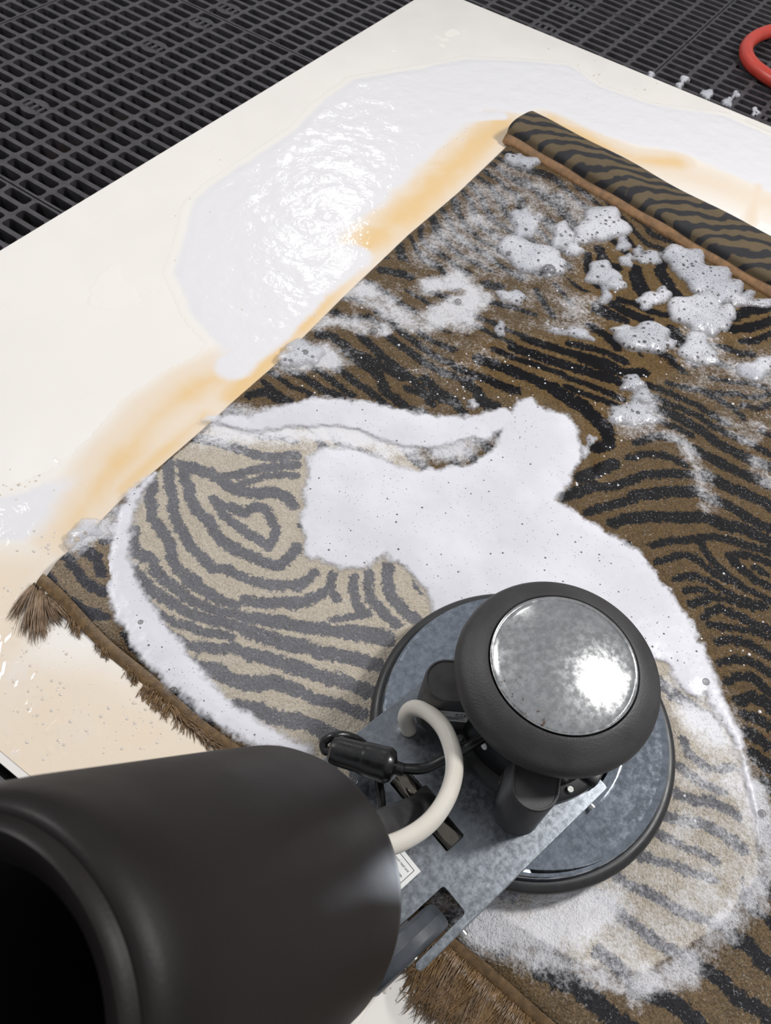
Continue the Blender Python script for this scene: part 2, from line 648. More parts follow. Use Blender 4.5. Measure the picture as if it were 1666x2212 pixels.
def grating_tile():
    """one moulded drain tile 0.925 x 0.75 m: rounded slots between ribs and slats"""
    LA, LB, na, nb = .921, .746, 24, 9
    pa, pb = LA / na, LB / nb
    V, F = [], []
    dep = .034
    skip = {}
    boss = [(1, 4), (6, 4), (17, 4), (22, 4)]
    for i in range(na):
        for j in range(nb):
            a0, a1, b0, b1 = i * pa, (i + 1) * pa, j * pb, (j + 1) * pb
            ha, hb, r = .0062, .0060, .005
            x0, x1, y0, y1 = a0 + ha, a1 - ha, b0 + hb, b1 - hb
            inner = [(x0 + r, y0), (x1 - r, y0), (x1, y0 + r), (x1, y1 - r), (x1 - r, y1), (x0 + r, y1), (x0, y1 - r), (x0, y0 + r)]
            outer = [(a0, b0), (a1, b0), (a1, b0), (a1, b1), (a1, b1), (a0, b1), (a0, b1), (a0, b0)]
            k = len(V)
            V += [(p[0], p[1], 0) for p in inner] + [(p[0], p[1], 0) for p in outer] + [(p[0], p[1], -dep) for p in inner]
            for q in range(8):
                w = (q + 1) % 8
                if q % 2 == 0:
                    F.append((k + q, k + 8 + q, k + 8 + w, k + w))
                else:
                    F.append((k + q, k + 8 + q, k + w))
                F.append((k + q, k + w, k + 16 + w, k + 16 + q))
    # outer skirt
    k = len(V)
    V += [(0, 0, 0), (LA, 0, 0), (LA, LB, 0), (0, LB, 0), (0, 0, -dep), (LA, 0, -dep), (LA, LB, -dep), (0, LB, -dep)]
    for q in range(4):
        F.append((k + q, k + 4 + q, k + 4 + (q + 1) % 4, k + (q + 1) % 4))

    def slab(x0, x1, y0, y1, z0=-.02, z1=.0006):
        k = len(V)
        for z in (z0, z1):
            V.extend([(x0, y0, z), (x1, y0, z), (x1, y1, z), (x0, y1, z)])
        F.extend([(k + 4, k + 5, k + 6, k + 7), (k, k + 1, k + 5, k + 4), (k + 1, k + 2, k + 6, k + 5), (k + 2, k + 3, k + 7, k + 6), (k + 3, k, k + 4, k + 7)])
    # bosses: a row of four small square holes flanked by solid half-discs
    for (i, j) in boss:
        ca, cb = (i + .5) * pa, (j + .5) * pb
        for t in (-1.5, -.5, .5):
            slab(ca - pa * .36, ca + pa * .36, cb + (t + .5) * .0215 - .0045, cb + (t + .5) * .0215 + .0045)
        for sgn in (-1, 1):
            pts = [(ca + sgn * (.0115 + .021 * math.sin(math.pi * q / 8)), cb - .034 * math.cos(math.pi * q / 8)) for q in range(9)]
            k = len(V)
            V.extend([(p[0], p[1], .0006) for p in pts] + [(p[0], p[1], -.02) for p in pts])
            F.append(tuple(range(k, k + 9)))
            for q in range(8):
                F.append((k + q, k + q + 1, k + 10 + q, k + 9 + q))
    me = bpy.data.meshes.new('grating_tile')
    me.from_pydata(V, [], F)
    me.update()
    b = bmesh.new()
    b.from_mesh(me)
    bmesh.ops.remove_doubles(b, verts=b.verts, dist=1e-5)
    bmesh.ops.recalc_face_normals(b, faces=b.faces)
    b.to_mesh(me)
    b.free()
    me.materials.append(M['grate'])
    return me


tile_me = grating_tile()
for ra in range(-1, 4):
    for cb_ in range(-1, 5):
        # column edges in eB: -2.938, -2.188, -1.438, -.688, .062
        a0 = .986 + (ra - 0) * .925 - .925 + .002
        b0 = -2.188 + cb_ * .75 + .002
        # skip tiles wholly hidden beneath the board
        if a0 > .02 and a0 + .925 < 2.5 and b0 > -1.44 and b0 + .75 < .93:
            continue
        t = bpy.data.objects.new('grating_tile', tile_me)
        COL.objects.link(t)
        # local x along eA, local y along -eB (right-handed), so start from the far eB side
        o = eA * a0 + eB * (b0 + .746)
        t.matrix_world = Matrix(((eA[0], -eB[0], 0, o[0]), (eA[1], -eB[1], 0, o[1]), (0, 0, 1, ZT), (0, 0, 0, 1)))
        t.parent = floor
        # support feet hold the tile above the sub-floor
        t.name = 'grating_tile'
bm = bmesh.new()
bmesh.ops.create_cone(bm, cap_ends=True, segments=12, radius1=.04, radius2=.03, depth=.0475)
ped = None
for ra in range(-1, 4):
    for cb_ in range(-1, 6):
        p = eA * (.061 + ra * .925) + eB * (-2.188 + cb_ * .75)
        if ped is None:
            ped = from_bm('support_pedestal', bm, M['floor'], floor)
            o = ped
        else:
            o = ped.copy()
            COL.objects.link(o)
        o.location = (p[0], p[1], -.0665)

# brown scraps lying under the slots
for k, (px, py, sx, sy, lab) in enumerate([(197, 302, .10, .05, 'broad tan scrap under the grating slots nearest the board edge'), (96, 362, .09, .05, 'tan scrap under the grating at the far left by the tile seam'),
                                           (393, 209, .07, .04, 'small tan scrap under the grating furthest along the board edge'), (304, 254, .05, .05, 'small tan scrap under the grating, second from the board corner'), (28, 205, .09, .05, 'tan scrap under the grating at the left picture edge')]):
    g = G((px, py), -.075)[0]
    bm = bmesh.new()
    for q in range(5):
        bm_box(bm, ((q - 2) * sx / 5, 0, .006 + .004 * (q % 2)), (sx / 5, sy * (.8 + .2 * random.random()), .012), 0, .002)
    o = from_bm('debris_scrap', bm, M['debris'])
    o.location = (g[0], g[1], -.09)
    o.rotation_euler = (0, 0, AA + random.uniform(-.2, .2))
    tag(o, lab, 'debris')

# ------------------------------------------------------------------ board
corner = np.array([-.1086, 2.9136])
bA = np.array([.4582, .8889])                   # along the long edge (away)
bB = np.array([.8889, -.4582])
BL_, BW_ = 2.466, 2.40
bm = bmesh.new()
bm_box(bm, (0, 0, -.004), (BL_, BW_, .008), 0, .0012)
board = from_bm('white_board', bm, M['board'], smooth=30)
c = corner - bA * BL_ / 2 + bB * BW_ / 2
board.location = (c[0], c[1], 0)
board.rotation_euler = (0, 0, math.atan2(bA[1], bA[0]))
tag(board, 'large cream white board lying on the black grating under the rug', 'board')


def px_poly(pts, z=0.0):
    return G(pts, z)


def px_line(pts, w, z=0.0):
    """pixel polyline with pixel width -> world polyline, half widths in metres"""
    P = np.array(pts, float)
    g = G(P, z)
    t = np.gradient(P, axis=0)
    nrm = np.stack([-t[:, 1], t[:, 0]], 1)
    nrm /= np.linalg.norm(nrm, axis=1)[:, None] + 1e-9
    ww = np.asarray(w, float) * np.ones(len(P))
    hw = np.linalg.norm(G(P + nrm * ww[:, None] / 2, z) - G(P - nrm * ww[:, None] / 2, z), axis=1) / 2
    return g, hw


# ------------------------------------------------------------------ rug geometry frame
RZ = .011
N0 = G((92, 1256), RZ)[0]
FL = G((1093, 312), RZ)[0]
Vd = FL - N0
RLEN = np.linalg.norm(Vd)
Vd /= RLEN
ua = math.radians(-31.0)
Ud = np.array([math.cos(ua), math.sin(ua)])
RWID = 1.38
left_px = [(1093, 312), (990, 410), (883, 500), (741, 635), (665, 711), (602, 774), (503, 860), (444, 914), (350, 995), (262, 1070), (195, 1140), (120, 1215), (92, 1256)]
Lw = G(left_px, RZ) - N0
det = Ud[0] * Vd[1] - Ud[1] * Vd[0]
Lu = (Lw[:, 0] * Vd[1] - Lw[:, 1] * Vd[0]) / det
Lv = (Ud[0] * Lw[:, 1] - Ud[1] * Lw[:, 0]) / det
o_ = np.argsort(Lv)
Lv, Lu = Lv[o_], Lu[o_]
STEP = .0031
nu, nv = int(RWID / STEP) + 1, int(RLEN / STEP) + 1
uu, vv = np.meshgrid(np.linspace(0, RWID, nu), np.linspace(0, RLEN, nv))
shift = np.interp(vv, Lv, Lu) * np.clip(1 - uu / .35, 0, 1)
near_wob = .006 * (fbm(uu, uu * 0, 6, 5) - .5) * np.clip(1 - vv / .1, 0, 1)
X = N0[0] + (uu + shift) * Ud[0] + (vv + near_wob) * Vd[0]
Y = N0[1] + (uu + shift) * Ud[1] + (vv + near_wob) * Vd[1]

# traced dark stripes: (offset x, offset y, scale), [(width, points), ...] in zoomed pixels
TR = [
    ((240, 900, .2401), [
        (70, [(740, 190), (900, 220), (1080, 270), (1200, 310), (1350, 360), (1500, 365), (1666, 350)]),
        (40, [(1250, 150), (1400, 190), (1530, 190), (1666, 230)]),
        (90, [(510, 380), (520, 480), (520, 600), (560, 720), (560, 850), (600, 960), (660, 1070), (700, 1160), (790, 1240), (880, 1330), (930, 1370)]),
        (75, [(930, 1370), (1040, 1370), (1120, 1410), (1200, 1450), (1330, 1490), (1450, 1530), (1600, 1520), (1666, 1510)]),
        (90, [(640, 440), (660, 560), (710, 640), (710, 740), (780, 850), (870, 930), (930, 1030), (1000, 1130), (1120, 1200), (1230, 1240), (1330, 1290), (1440, 1340), (1540, 1330), (1620, 1260), (1666, 1180)]),
        (90, [(640, 440), (780, 480), (880, 510), (980, 560), (1080, 640), (1200, 680), (1330, 690), (1450, 680), (1560, 720), (1640, 790)]),
        (70, [(980, 540), (1150, 520), (1280, 480), (1450, 455), (1666, 435)]),
        (55, [(1120, 620), (1240, 590), (1380, 540), (1520, 525), (1666, 530)]),
        (75, [(930, 750), (1000, 800), (1100, 830), (1200, 870), (1290, 810), (1390, 830), (1440, 920), (1480, 1010), (1470, 1100), (1420, 1170), (1330, 1110), (1230, 1060), (1150, 990), (1060, 930), (1000, 870), (950, 790)]),
        (95, [(350, 560), (380, 630), (350, 720), (370, 830), (370, 920), (440, 990), (490, 1080), (530, 1150), (540, 1260), (590, 1370), (680, 1430), (760, 1500), (870, 1580), (970, 1650)]),
        (95, [(210, 1020), (200, 1120), (220, 1230), (300, 1260), (370, 1280), (390, 1370), (460, 1450), (560, 1530), (650, 1600), (730, 1666)]),
        (90, [(190, 1370), (280, 1470), (370, 1560), (470, 1620), (530, 1666)]),
        (60, [(40, 850), (80, 830)])]),
    ((240, 1250, .2401), [
        (90, [(240, 0), (330, 90), (440, 160), (560, 220), (660, 290), (780, 340), (900, 370), (1000, 390), (1120, 430), (1250, 480), (1400, 540), (1530, 590), (1666, 620)]),
        (75, [(450, 20), (560, 80), (680, 160), (790, 220), (900, 270), (1050, 310), (1200, 340), (1350, 380), (1500, 410), (1666, 430)]),
        (80, [(690, 20), (800, 90), (920, 160), (1020, 200), (1120, 240)]),
        (75, [(230, 130), (330, 230), (450, 330), (560, 390), (700, 430), (830, 480), (960, 500), (1090, 530)]),
        (85, [(400, 400), (520, 500), (640, 590), (800, 610), (960, 640), (1100, 620), (1200, 660), (1350, 710), (1500, 770), (1666, 820)]),
        (120, [(530, 690), (700, 770), (860, 820), (960, 830), (1060, 900), (1200, 940), (1350, 940), (1450, 930), (1560, 960), (1666, 1010)]),
        (110, [(1130, 1140), (1250, 1170), (1350, 1170), (1430, 1230), (1560, 1270), (1666, 1260)]),
        (75, [(1200, 195), (1300, 210), (1420, 220), (1540, 220), (1666, 200)])]),
    ((540, 1200, .2401), [
        (80, [(0, 220), (80, 250), (200, 270), (330, 260), (430, 290), (520, 220), (580, 160)]),
        (85, [(0, 420), (150, 430), (280, 420), (400, 440), (520, 410), (640, 350), (720, 280), (740, 180)]),
        (70, [(720, 280), (780, 400)]),
        (75, [(940, 200), (930, 300), (950, 420), (1000, 490), (1060, 530)]),
        (60, [(1060, 540), (950, 540), (850, 570), (740, 580)]),
        (85, [(1070, 160), (1060, 280), (1090, 400), (1170, 480), (1230, 560), (1320, 620)]),
        (95, [(1240, 100), (1240, 220), (1260, 350), (1340, 450), (1420, 530), (1490, 570)]),
        (100, [(0, 570), (150, 580), (300, 600), (430, 640), (560, 650), (750, 680), (900, 690)]),
        (130, [(900, 690), (1080, 710), (1230, 750)]),
        (110, [(0, 690), (150, 740), (280, 780), (400, 800), (530, 830), (640, 880), (760, 890), (900, 920), (1050, 960), (1160, 1000)]),
        (110, [(0, 890), (150, 920), (300, 980), (430, 1010), (560, 1060), (700, 1100), (830, 1130), (960, 1180), (1090, 1230)]),
        (90, [(0, 1160), (100, 1140), (220, 1130), (330, 1190), (450, 1220), (560, 1290), (680, 1310), (800, 1340), (900, 1390), (1030, 1430)]),
        (120, [(0, 1380), (100, 1400), (200, 1460), (330, 1480), (450, 1500), (560, 1530), (660, 1580), (760, 1620)])]),
    ((30, 1080, .18), [
        (100, [(370, 870), (450, 960), (500, 1080), (560, 1160), (680, 1240), (800, 1310), (930, 1370), (1100, 1400)]),
        (120, [(600, 700), (700, 790), (760, 880), (820, 970), (930, 1050), (1080, 1110)]),
        (120, [(820, 560), (860, 650), (960, 680), (1030, 780), (1060, 900)]),
        (70, [(1060, 510), (1180, 480)])]),
    ((480, 560, .3), [
        (40, [(330, 800), (420, 860), (500, 920), (600, 950), (660, 1000)]),
        (55, [(480, 800), (570, 840), (650, 890), (720, 940), (800, 970), (850, 990)]),
        (50, [(650, 770), (720, 820), (800, 880), (870, 940), (930, 980)]),
        (55, [(770, 740), (840, 790), (900, 840), (980, 900), (1060, 950), (1130, 1010), (1190, 1070), (1300, 1140)]),
        (70, [(890, 650), (950, 700), (1010, 760), (1100, 800), (1150, 880), (1180, 960), (1250, 1010), (1330, 1080), (1440, 1110)]),
        (60, [(700, 540), (800, 560), (880, 620), (960, 680), (1060, 720), (1180, 790), (1300, 850)]),
        (60, [(1000, 560), (1090, 640), (1160, 710), (1250, 770), (1350, 850), (1450, 950), (1510, 1040)]),
        (55, [(1150, 480), (1200, 560), (1280, 620), (1380, 690), (1480, 760), (1600, 820), (1666, 840)]),
        (45, [(800, 380), (900, 430), (1050, 420), (1150, 470)]),
        (50, [(1120, 380), (1220, 450), (1300, 530), (1420, 620), (1530, 700), (1666, 760)]),
        (45, [(1420, 530), (1530, 600), (1666, 650)]),
        (45, [(1050, 170), (1170, 240), (1260, 310), (1380, 380)]),
        (50, [(1150, 80), (1280, 100), (1350, 130)]),
        (60, [(200, 980), (300, 950), (400, 1010), (480, 1020)]),
        (40, [(290, 880), (360, 930), (450, 1010)]),
        (45, [(1330, 930), (1450, 980), (1550, 1000), (1666, 1040)])]),
    ((900, 560, .3), [
        (65, [(300, 790), (400, 830), (520, 870), (620, 920), (720, 950)]),
        (80, [(450, 720), (560, 760), (700, 810), (850, 870), (980, 930), (1070, 990)]),
        (45, [(560, 650), (700, 710), (850, 760), (1000, 810), (1100, 860), (1200, 890), (1350, 950), (1480, 1010)]),
        (70, [(700, 640), (850, 690), (1000, 740), (1150, 790), (1300, 830), (1450, 880)]),
        (60, [(780, 570), (900, 610), (1050, 660), (1200, 700), (1350, 740), (1450, 790)]),
        (50, [(1100, 610), (1250, 640), (1380, 680), (1500, 740)]),
        (45, [(1080, 920), (1200, 970), (1350, 1020), (1450, 1060)]),
        (100, [(980, 930), (1100, 1010), (1200, 1060), (1280, 1140), (1350, 1200)]),
        (70, [(60, 860), (150, 960), (260, 1010), (330, 1100)]),
        (80, [(350, 880), (440, 960), (480, 1040), (560, 1060)]),
        (35, [(380, 390), (520, 450), (680, 520), (800, 560)]),
        (35, [(300, 420), (450, 490), (560, 550), (700, 610)]),
        (40, [(400, 280), (560, 320), (700, 350), (850, 400)]),
        (60, [(1230, 0), (1240, 90)]),
        (70, [(1340, 0), (1390, 70), (1430, 60)]),
        (80, [(1570, 110), (1600, 210), (1640, 250)]),
        (55, [(1290, 330), (1400, 390), (1500, 440)]),
        (65, [(1420, 330), (1550, 400), (1666, 440)]),
        (60, [(1250, 480), (1380, 560), (1450, 640)]),
        (30, [(1000, 180), (1060, 260), (1120, 320)]),
        (40, [(860, 220), (920, 320), (990, 420)]),
        (60, [(500, 180), (600, 200)])]),
    ((1260, 500, .2437), [
        (70, [(40, 200), (50, 300)]),
        (80, [(140, 150), (190, 270), (240, 350)]),
        (90, [(470, 320), (490, 420), (540, 520)]),
        (100, [(700, 290), (680, 360), (740, 440), (770, 520), (860, 600)]),
        (55, [(330, 610), (450, 640), (560, 700), (700, 740), (780, 740)]),
        (50, [(100, 700), (200, 750), (330, 790)]),
        (110, [(780, 880), (850, 950), (870, 1000)]),
        (90, [(1330, 770), (1450, 710), (1560, 690), (1666, 660)]),
        (80, [(1320, 870), (1450, 860), (1560, 830), (1666, 790)]),
        (60, [(1410, 980), (1530, 970), (1666, 910)]),
        (55, [(1100, 1010), (1250, 1030), (1380, 1080), (1500, 1090)]),
        (90, [(0, 1130), (130, 1180), (260, 1230), (400, 1260), (530, 1250)])]),
    ((1200, 800, .28), [
        (50, [(700, 110), (820, 150), (950, 210), (1080, 260), (1200, 340), (1320, 410)]),
        (50, [(700, 180), (850, 250), (980, 300), (1100, 350), (1230, 440), (1350, 500), (1500, 560), (1666, 650)]),
        (75, [(760, 290), (900, 340), (1020, 400), (1140, 480), (1250, 560), (1380, 630), (1500, 690), (1666, 750)]),
        (45, [(650, 330), (800, 390), (950, 450), (1050, 500)]),
        (60, [(620, 560), (760, 510), (880, 520), (980, 560)]),
        (75, [(1060, 610), (1180, 670), (1300, 730), (1420, 790), (1540, 840), (1666, 890)]),
        (55, [(560, 680), (680, 650), (800, 650), (900, 680), (1000, 730)]),
        (85, [(1140, 810), (1250, 850), (1350, 910), (1480, 960), (1600, 1010), (1666, 1050)]),
        (70, [(300, 900), (430, 900), (560, 860), (680, 810), (800, 800), (950, 800), (1050, 810)]),
        (90, [(600, 970), (740, 950), (850, 940), (980, 930), (1100, 940)]),
        (70, [(1160, 980), (1280, 1020), (1400, 1080), (1500, 1150), (1600, 1200), (1666, 1220)]),
        (70, [(240, 1100), (360, 1060), (480, 1030), (590, 1000)]),
        (90, [(440, 1180), (580, 1140), (700, 1130), (850, 1130), (1000, 1140), (1120, 1130), (1220, 1160), (1330, 1200), (1450, 1220), (1550, 1270), (1666, 1330)]),
        (45, [(870, 100), (960, 130), (1100, 150), (1250, 220), (1380, 300), (1450, 370)]),
        (40, [(1100, 150), (1250, 180), (1380, 180), (1500, 210), (1600, 200), (1666, 180)]),
        (35, [(1200, 60), (1350, 90), (1500, 100), (1620, 140)]),
        (45, [(1450, 270), (1560, 300), (1666, 260)]),
        (100, [(260, 320), (330, 400), (400, 480), (420, 570), (320, 600)]),
        (100, [(200, 830), (330, 780), (450, 720)]),
        (90, [(60, 980), (180, 940), (300, 890)])]),
    ((1266, 1100, .2401), [
        (70, [(590, 330), (720, 290), (880, 280), (1010, 260), (1140, 250), (1280, 270), (1400, 310), (1530, 350), (1666, 400)]),
        (65, [(1010, 290), (1070, 370), (1120, 450), (1200, 530), (1280, 610), (1400, 690), (1530, 760), (1666, 830)]),
        (65, [(640, 480), (750, 440), (870, 410), (980, 430), (1050, 500), (1130, 570), (1250, 630)]),
        (70, [(1290, 420), (1340, 490), (1420, 550), (1500, 620), (1600, 680), (1666, 700)]),
        (65, [(1300, 420), (1430, 410), (1550, 440), (1666, 490)]),
        (60, [(1530, 530), (1620, 580)]),
        (65, [(800, 640), (900, 600), (1000, 610), (1100, 650), (1220, 720), (1340, 780), (1460, 830), (1600, 880)]),
        (60, [(890, 740), (1000, 710), (1090, 750), (1150, 790), (1280, 820), (1400, 850), (1500, 890)]),
        (80, [(950, 850), (1050, 830), (1150, 790)]),
        (80, [(1060, 980), (1110, 920), (1200, 900), (1320, 940), (1450, 1000), (1580, 1060), (1666, 1090)]),
        (65, [(1100, 1040), (1250, 1060), (1400, 1080), (1540, 1110), (1666, 1160)]),
        (80, [(1180, 1190), (1300, 1170), (1430, 1200), (1540, 1250), (1666, 1330)]),
        (80, [(1200, 1390), (1320, 1350), (1450, 1360), (1560, 1410), (1666, 1490)]),
        (85, [(1260, 1560), (1380, 1500), (1500, 1520), (1600, 1600), (1666, 1650)]),
        (110, [(1380, 1720), (1500, 1690), (1600, 1740), (1666, 1790)]),
        (90, [(1420, 1850), (1530, 1880), (1666, 1960)]),
        (90, [(1440, 2000), (1560, 2050)])]),
    ((1366, 1500, .1808), [
        (90, [(600, 540), (660, 700), (780, 800), (900, 880), (1050, 900), (1200, 870)]),
        (90, [(560, 850), (680, 960), (800, 1050), (950, 1120), (1100, 1170)]),
        (110, [(520, 1180), (680, 1250), (800, 1280), (950, 1280), (1100, 1360), (1250, 1440)]),
        (120, [(420, 1450), (560, 1500), (700, 1530), (830, 1550), (950, 1610), (1080, 1680), (1220, 1770), (1330, 1850)]),
        (90, [(290, 1640), (400, 1720), (520, 1770), (650, 1830), (760, 1880), (880, 1930), (1000, 2000)]),
        (80, [(60, 1900), (250, 1950), (400, 2010), (560, 2060), (720, 2110), (900, 2180)]),
        (110, [(1390, 480), (1520, 540), (1600, 600)]),
        (140, [(1460, 720), (1560, 810), (1640, 880)]),
        (120, [(1590, 1050), (1650, 1130), (1800, 1200)])]),
    ((1166, 1850, .3), [
        (55, [(720, 10), (850, 30), (960, 60), (1060, 110), (1180, 140), (1270, 170)]),
        (70, [(560, 150), (650, 210), (760, 250), (860, 300), (950, 360), (1060, 420), (1180, 450), (1300, 500), (1400, 560)]),
        (100, [(1400, 590), (1500, 640), (1560, 720), (1666, 800), (1800, 900)]),
        (80, [(400, 270), (520, 360), (620, 450), (720, 520), (820, 600), (940, 680), (1050, 720), (1160, 780)]),
        (95, [(1180, 820), (1290, 870), (1370, 960), (1460, 1040), (1560, 1090), (1666, 1170), (1800, 1260)]),
        (90, [(420, 690), (520, 760), (600, 830), (680, 920)]),
        (110, [(680, 960), (800, 980), (920, 1040), (1030, 1100), (1120, 1180), (1200, 1290)]),
        (70, [(0, 640), (100, 730), (200, 790)]),
        (130, [(0, 810), (120, 880), (260, 930), (370, 1030), (480, 1120), (580, 1206), (700, 1300)]),
        (40, [(0, 420), (100, 450), (180, 530)])]),
]
stripe = np.full(X.shape, 9.0, np.float32)
FAC = [1.18, 1.18, 1.18, 1.15, 1.0, .95, .95, 1.0, 1.0, 1.15, 1.15]
for ((ox, oy, sc), lines), fac in zip(TR, FAC):
    for w, pts in lines:
        g, hw = px_line([(ox + p[0] * sc, oy + p[1] * sc) for p in pts], w * sc, RZ)
        stripe = np.minimum(stripe, sd_line(g, X, Y, .03, hw * fac))
# beyond the picture the same kind of banding goes on
ph = 24 * (vv * .95 + uu * .12) + 4.5 * fbm(uu, vv, 4, 3)
far_st = (np.abs(ph % 1 - .5) - .24) * .04
seen = np.minimum(stripe, 1) < .022
stripe = np.where(seen, stripe, np.maximum(far_st, np.where(stripe < .03, .004, -9)))
stripe = -stripe

clean_poly = px_poly([(345, 990), (450, 910), (560, 905), (700, 880), (830, 905), (900, 960), (940, 1010), (1040, 1010), (1062, 940), (1120, 860), (1250, 900), (1260, 1000), (1230, 1090), (1390, 1190), (1490, 1330), (1550, 1480), (1610, 1570), (1655, 1760), (1660, 1900), (1590, 2000), (1480, 2080), (1400, 2125), (1260, 2110), (1120, 2030), (1030, 1970), (900, 1900), (560, 1640), (460, 1570), (380, 1500), (300, 1420), (245, 1330), (234, 1200), (262, 1100)], RZ)
cs = sd_poly(clean_poly, X, Y, .12)
clean = np.clip(.5 + (cs - .014) / .02, 0, 1)
semi_poly = px_poly([(60, 1270), (150, 1150), (270, 1080), (250, 1400), (330, 1480)], RZ)
semi = np.clip(.3 + sd_poly(semi_poly, X, Y, .2) / .03, 0, 1)
semi = np.maximum(semi, .25 * np.clip(.5 + sd_poly(px_poly([(1080, 2000), (1300, 2110), (1450, 2130), (1666, 1950), (1750, 2300), (1250, 2300)], RZ), X, Y, .2) / .03, 0, 1))
pool_poly = px_poly([(1240, 580), (1330, 470), (1420, 560), (1666, 640), (1666, 740), (1500, 770), (1420, 830), (1360, 920), (1280, 1060), (1250, 900), (1160, 860), (1040, 850), (960, 800), (1050, 730), (1270, 720)], RZ)
pool = np.clip(.5 + sd_poly(pool_poly, X, Y, .2) / .05, 0, 1) * (1 - clean)

film = np.zeros(X.shape, np.float32)
XW = X + (fbm(X, Y, 14, 101) - .5) * .05 + (fbm(X, Y, 60, 103) - .5) * .02
YW = Y + (fbm(X, Y, 14, 105) - .5) * .05 + (fbm(X, Y, 60, 107) - .5) * .02


def film_line(pts, w, amt, soft=.012):
    global film
    g, hw = px_line(pts, w, RZ)
    d = sd_line(g, XW, YW, .08, hw * .5)
    film = np.maximum(film, amt * np.clip(1 - d / (soft + hw.mean() * 1.1), 0, 1))


def film_area(pts, amt, soft=.03):
    global film
    d = sd_poly(px_poly(pts, RZ), XW, YW, .12)
    film = np.maximum(film, amt * np.clip(.5 + d / soft / 2, 0, 1))


film_area([(1085, 330), (1180, 380), (1300, 440), (1330, 510), (1200, 610), (1000, 600), (860, 580), (900, 500), (1000, 400)], .46, .05)
film_area([(860, 560), (1180, 590), (1290, 640), (1285, 700), (1240, 730), (1100, 720), (760, 640)], .30, .05)
film_area([(1200, 600), (1285, 640), (1290, 700), (1240, 735), (1190, 700), (1185, 640)], .48, .03)
film_area([(900, 690), (1160, 720), (1080, 800), (1020, 900), (940, 900), (860, 800)], .24, .05)
film_line([(755, 625), (830, 650), (880, 690), (930, 700), (990, 680), (1030, 640), (990, 605), (940, 620)], 44, .85)
film_line([(690, 695), (750, 700), (800, 700), (830, 712)], 28, .72)
film_line([(610, 760), (660, 765), (700, 770)], 60, .9)
film_line([(1380, 850), (1400, 920), (1350, 905)], 50, .55)
film_line([(1400, 920), (1460, 950), (1500, 1000), (1520, 1050), (1525, 1090)], 20, .55)
film_line([(1510, 720), (1550, 770), (1500, 770)], 60, .4)
film_line([(1600, 940), (1640, 920), (1560, 900)], 34, .45)
film_line([(1640, 1010), (1666, 1040)], 40, .45)
film_line([(1590, 790), (1640, 800), (1680, 820)], 50, .5)
film_line([(470, 880), (530, 905), (600, 905)], 40, .6)
film_area([(1500, 740), (1700, 740), (1700, 930), (1560, 900), (1420, 830)], .26, .04)
film_area([(1430, 1560), (1650, 1700), (1670, 1950), (1450, 2120), (1250, 2100), (1020, 1970), (1200, 1940), (1440, 1760)], .46, .03)
film_area([(1420, 1480), (1540, 1480), (1640, 1640), (1655, 1800), (1600, 1800), (1540, 1640), (1450, 1580)], .80, .04)
film_line([(1250, 2085), (1350, 2115), (1440, 2112), (1530, 2060), (1600, 1985), (1645, 1900), (1650, 1800), (1645, 1700)], 56, .72)
film_line([(1040, 1975), (1110, 1990), (1200, 1985), (1290, 1970)], 100, .98, .03)
film_line([(1050, 2010), (1130, 2060), (1230, 2095)], 50, .75)
film_line([(600, 930), (720, 960), (850, 975)], 60, .5, .03)
film_area([(450, 905), (620, 885), (800, 885), (1070, 920), (1010, 1000), (850, 995), (700, 965), (560, 965), (400, 965)], .85, .03)
film_line([(190, 1150), (160, 1175)], 62, .95)
film_line([(240, 1090), (260, 1120)], 40, .6)
film = film * (.55 + .9 * fbm(X, Y, 26, 44))

edge = np.minimum(np.minimum(uu, RWID - uu), np.minimum(vv, RLEN + .1 - vv))
Z = RZ * np.sqrt(np.clip(edge / .012, 0, 1)) + (fbm(X, Y, 60, 9, 3) - .5) * .0035 * np.clip(edge / .01, 0, 1) * (1 - pool) + .0005
Z = Z + .004 * clean * (1 - film) * 0
# the free corner stands a little proud of the board
Z = Z + .018 * np.exp(-((uu - .0) ** 2 + (vv - .02) ** 2) / .006) * np.clip(edge / .01, 0, 1)
rug = bpy.data.objects.new('zebra_rug', None)
COL.objects.link(rug)
rug.location = (N0[0], N0[1], 0)
tag(rug, 'soaked zebra striped rug lathered with soap on the white board', 'rug')
RugInv = Matrix.Translation((-N0[0], -N0[1], 0))


def rug_child(o):
    o.data.transform(RugInv)
    o.parent = rug
    return o


mask = np.ones((nv - 1, nu - 1), bool)
pile = rug_child(grid_mesh('pile_field', X, Y, Z, mask, dict(stripe=stripe, clean=clean, film=film, pool=pool, semi=semi), M['rug']))
pile['label'] = 'striped wet pile, beige and grey where scrubbed, brown and black elsewhere'

# rolled-over far end with its tan binding
ncross, nlen = 40, 90
re = .056
prof = []
for k in range(ncross):
    a = 2 * math.pi * k / ncross
    prof.append((re + re * math.copysign(abs(math.cos(a)) ** .75, math.cos(a)), .030 + .029 * math.copysign(abs(math.sin(a)) ** .6, math.sin(a))))
RA = G((1093, 312), 0)[0] - N0
fdir = G((1666, 648), 0)[0] - G((1093, 312), 0)[0]
fdir /= np.linalg.norm(fdir)
fnrm = np.array([-fdir[1], fdir[0]])
if fnrm @ Vd < 0:
    fnrm = -fnrm
V, F = [], []
for i in range(nlen + 1):
    s_ = 1.25 * i / nlen
    wob = 1 + .02 * math.sin(s_ * 9) + .015 * math.sin(s_ * 23 + 1)
    for (dv, z) in prof:
        p = RA + fdir * (s_ - .004) + fnrm * (dv * wob * (1 + .5 * s_))
        V.append((p[0], p[1], z * wob))
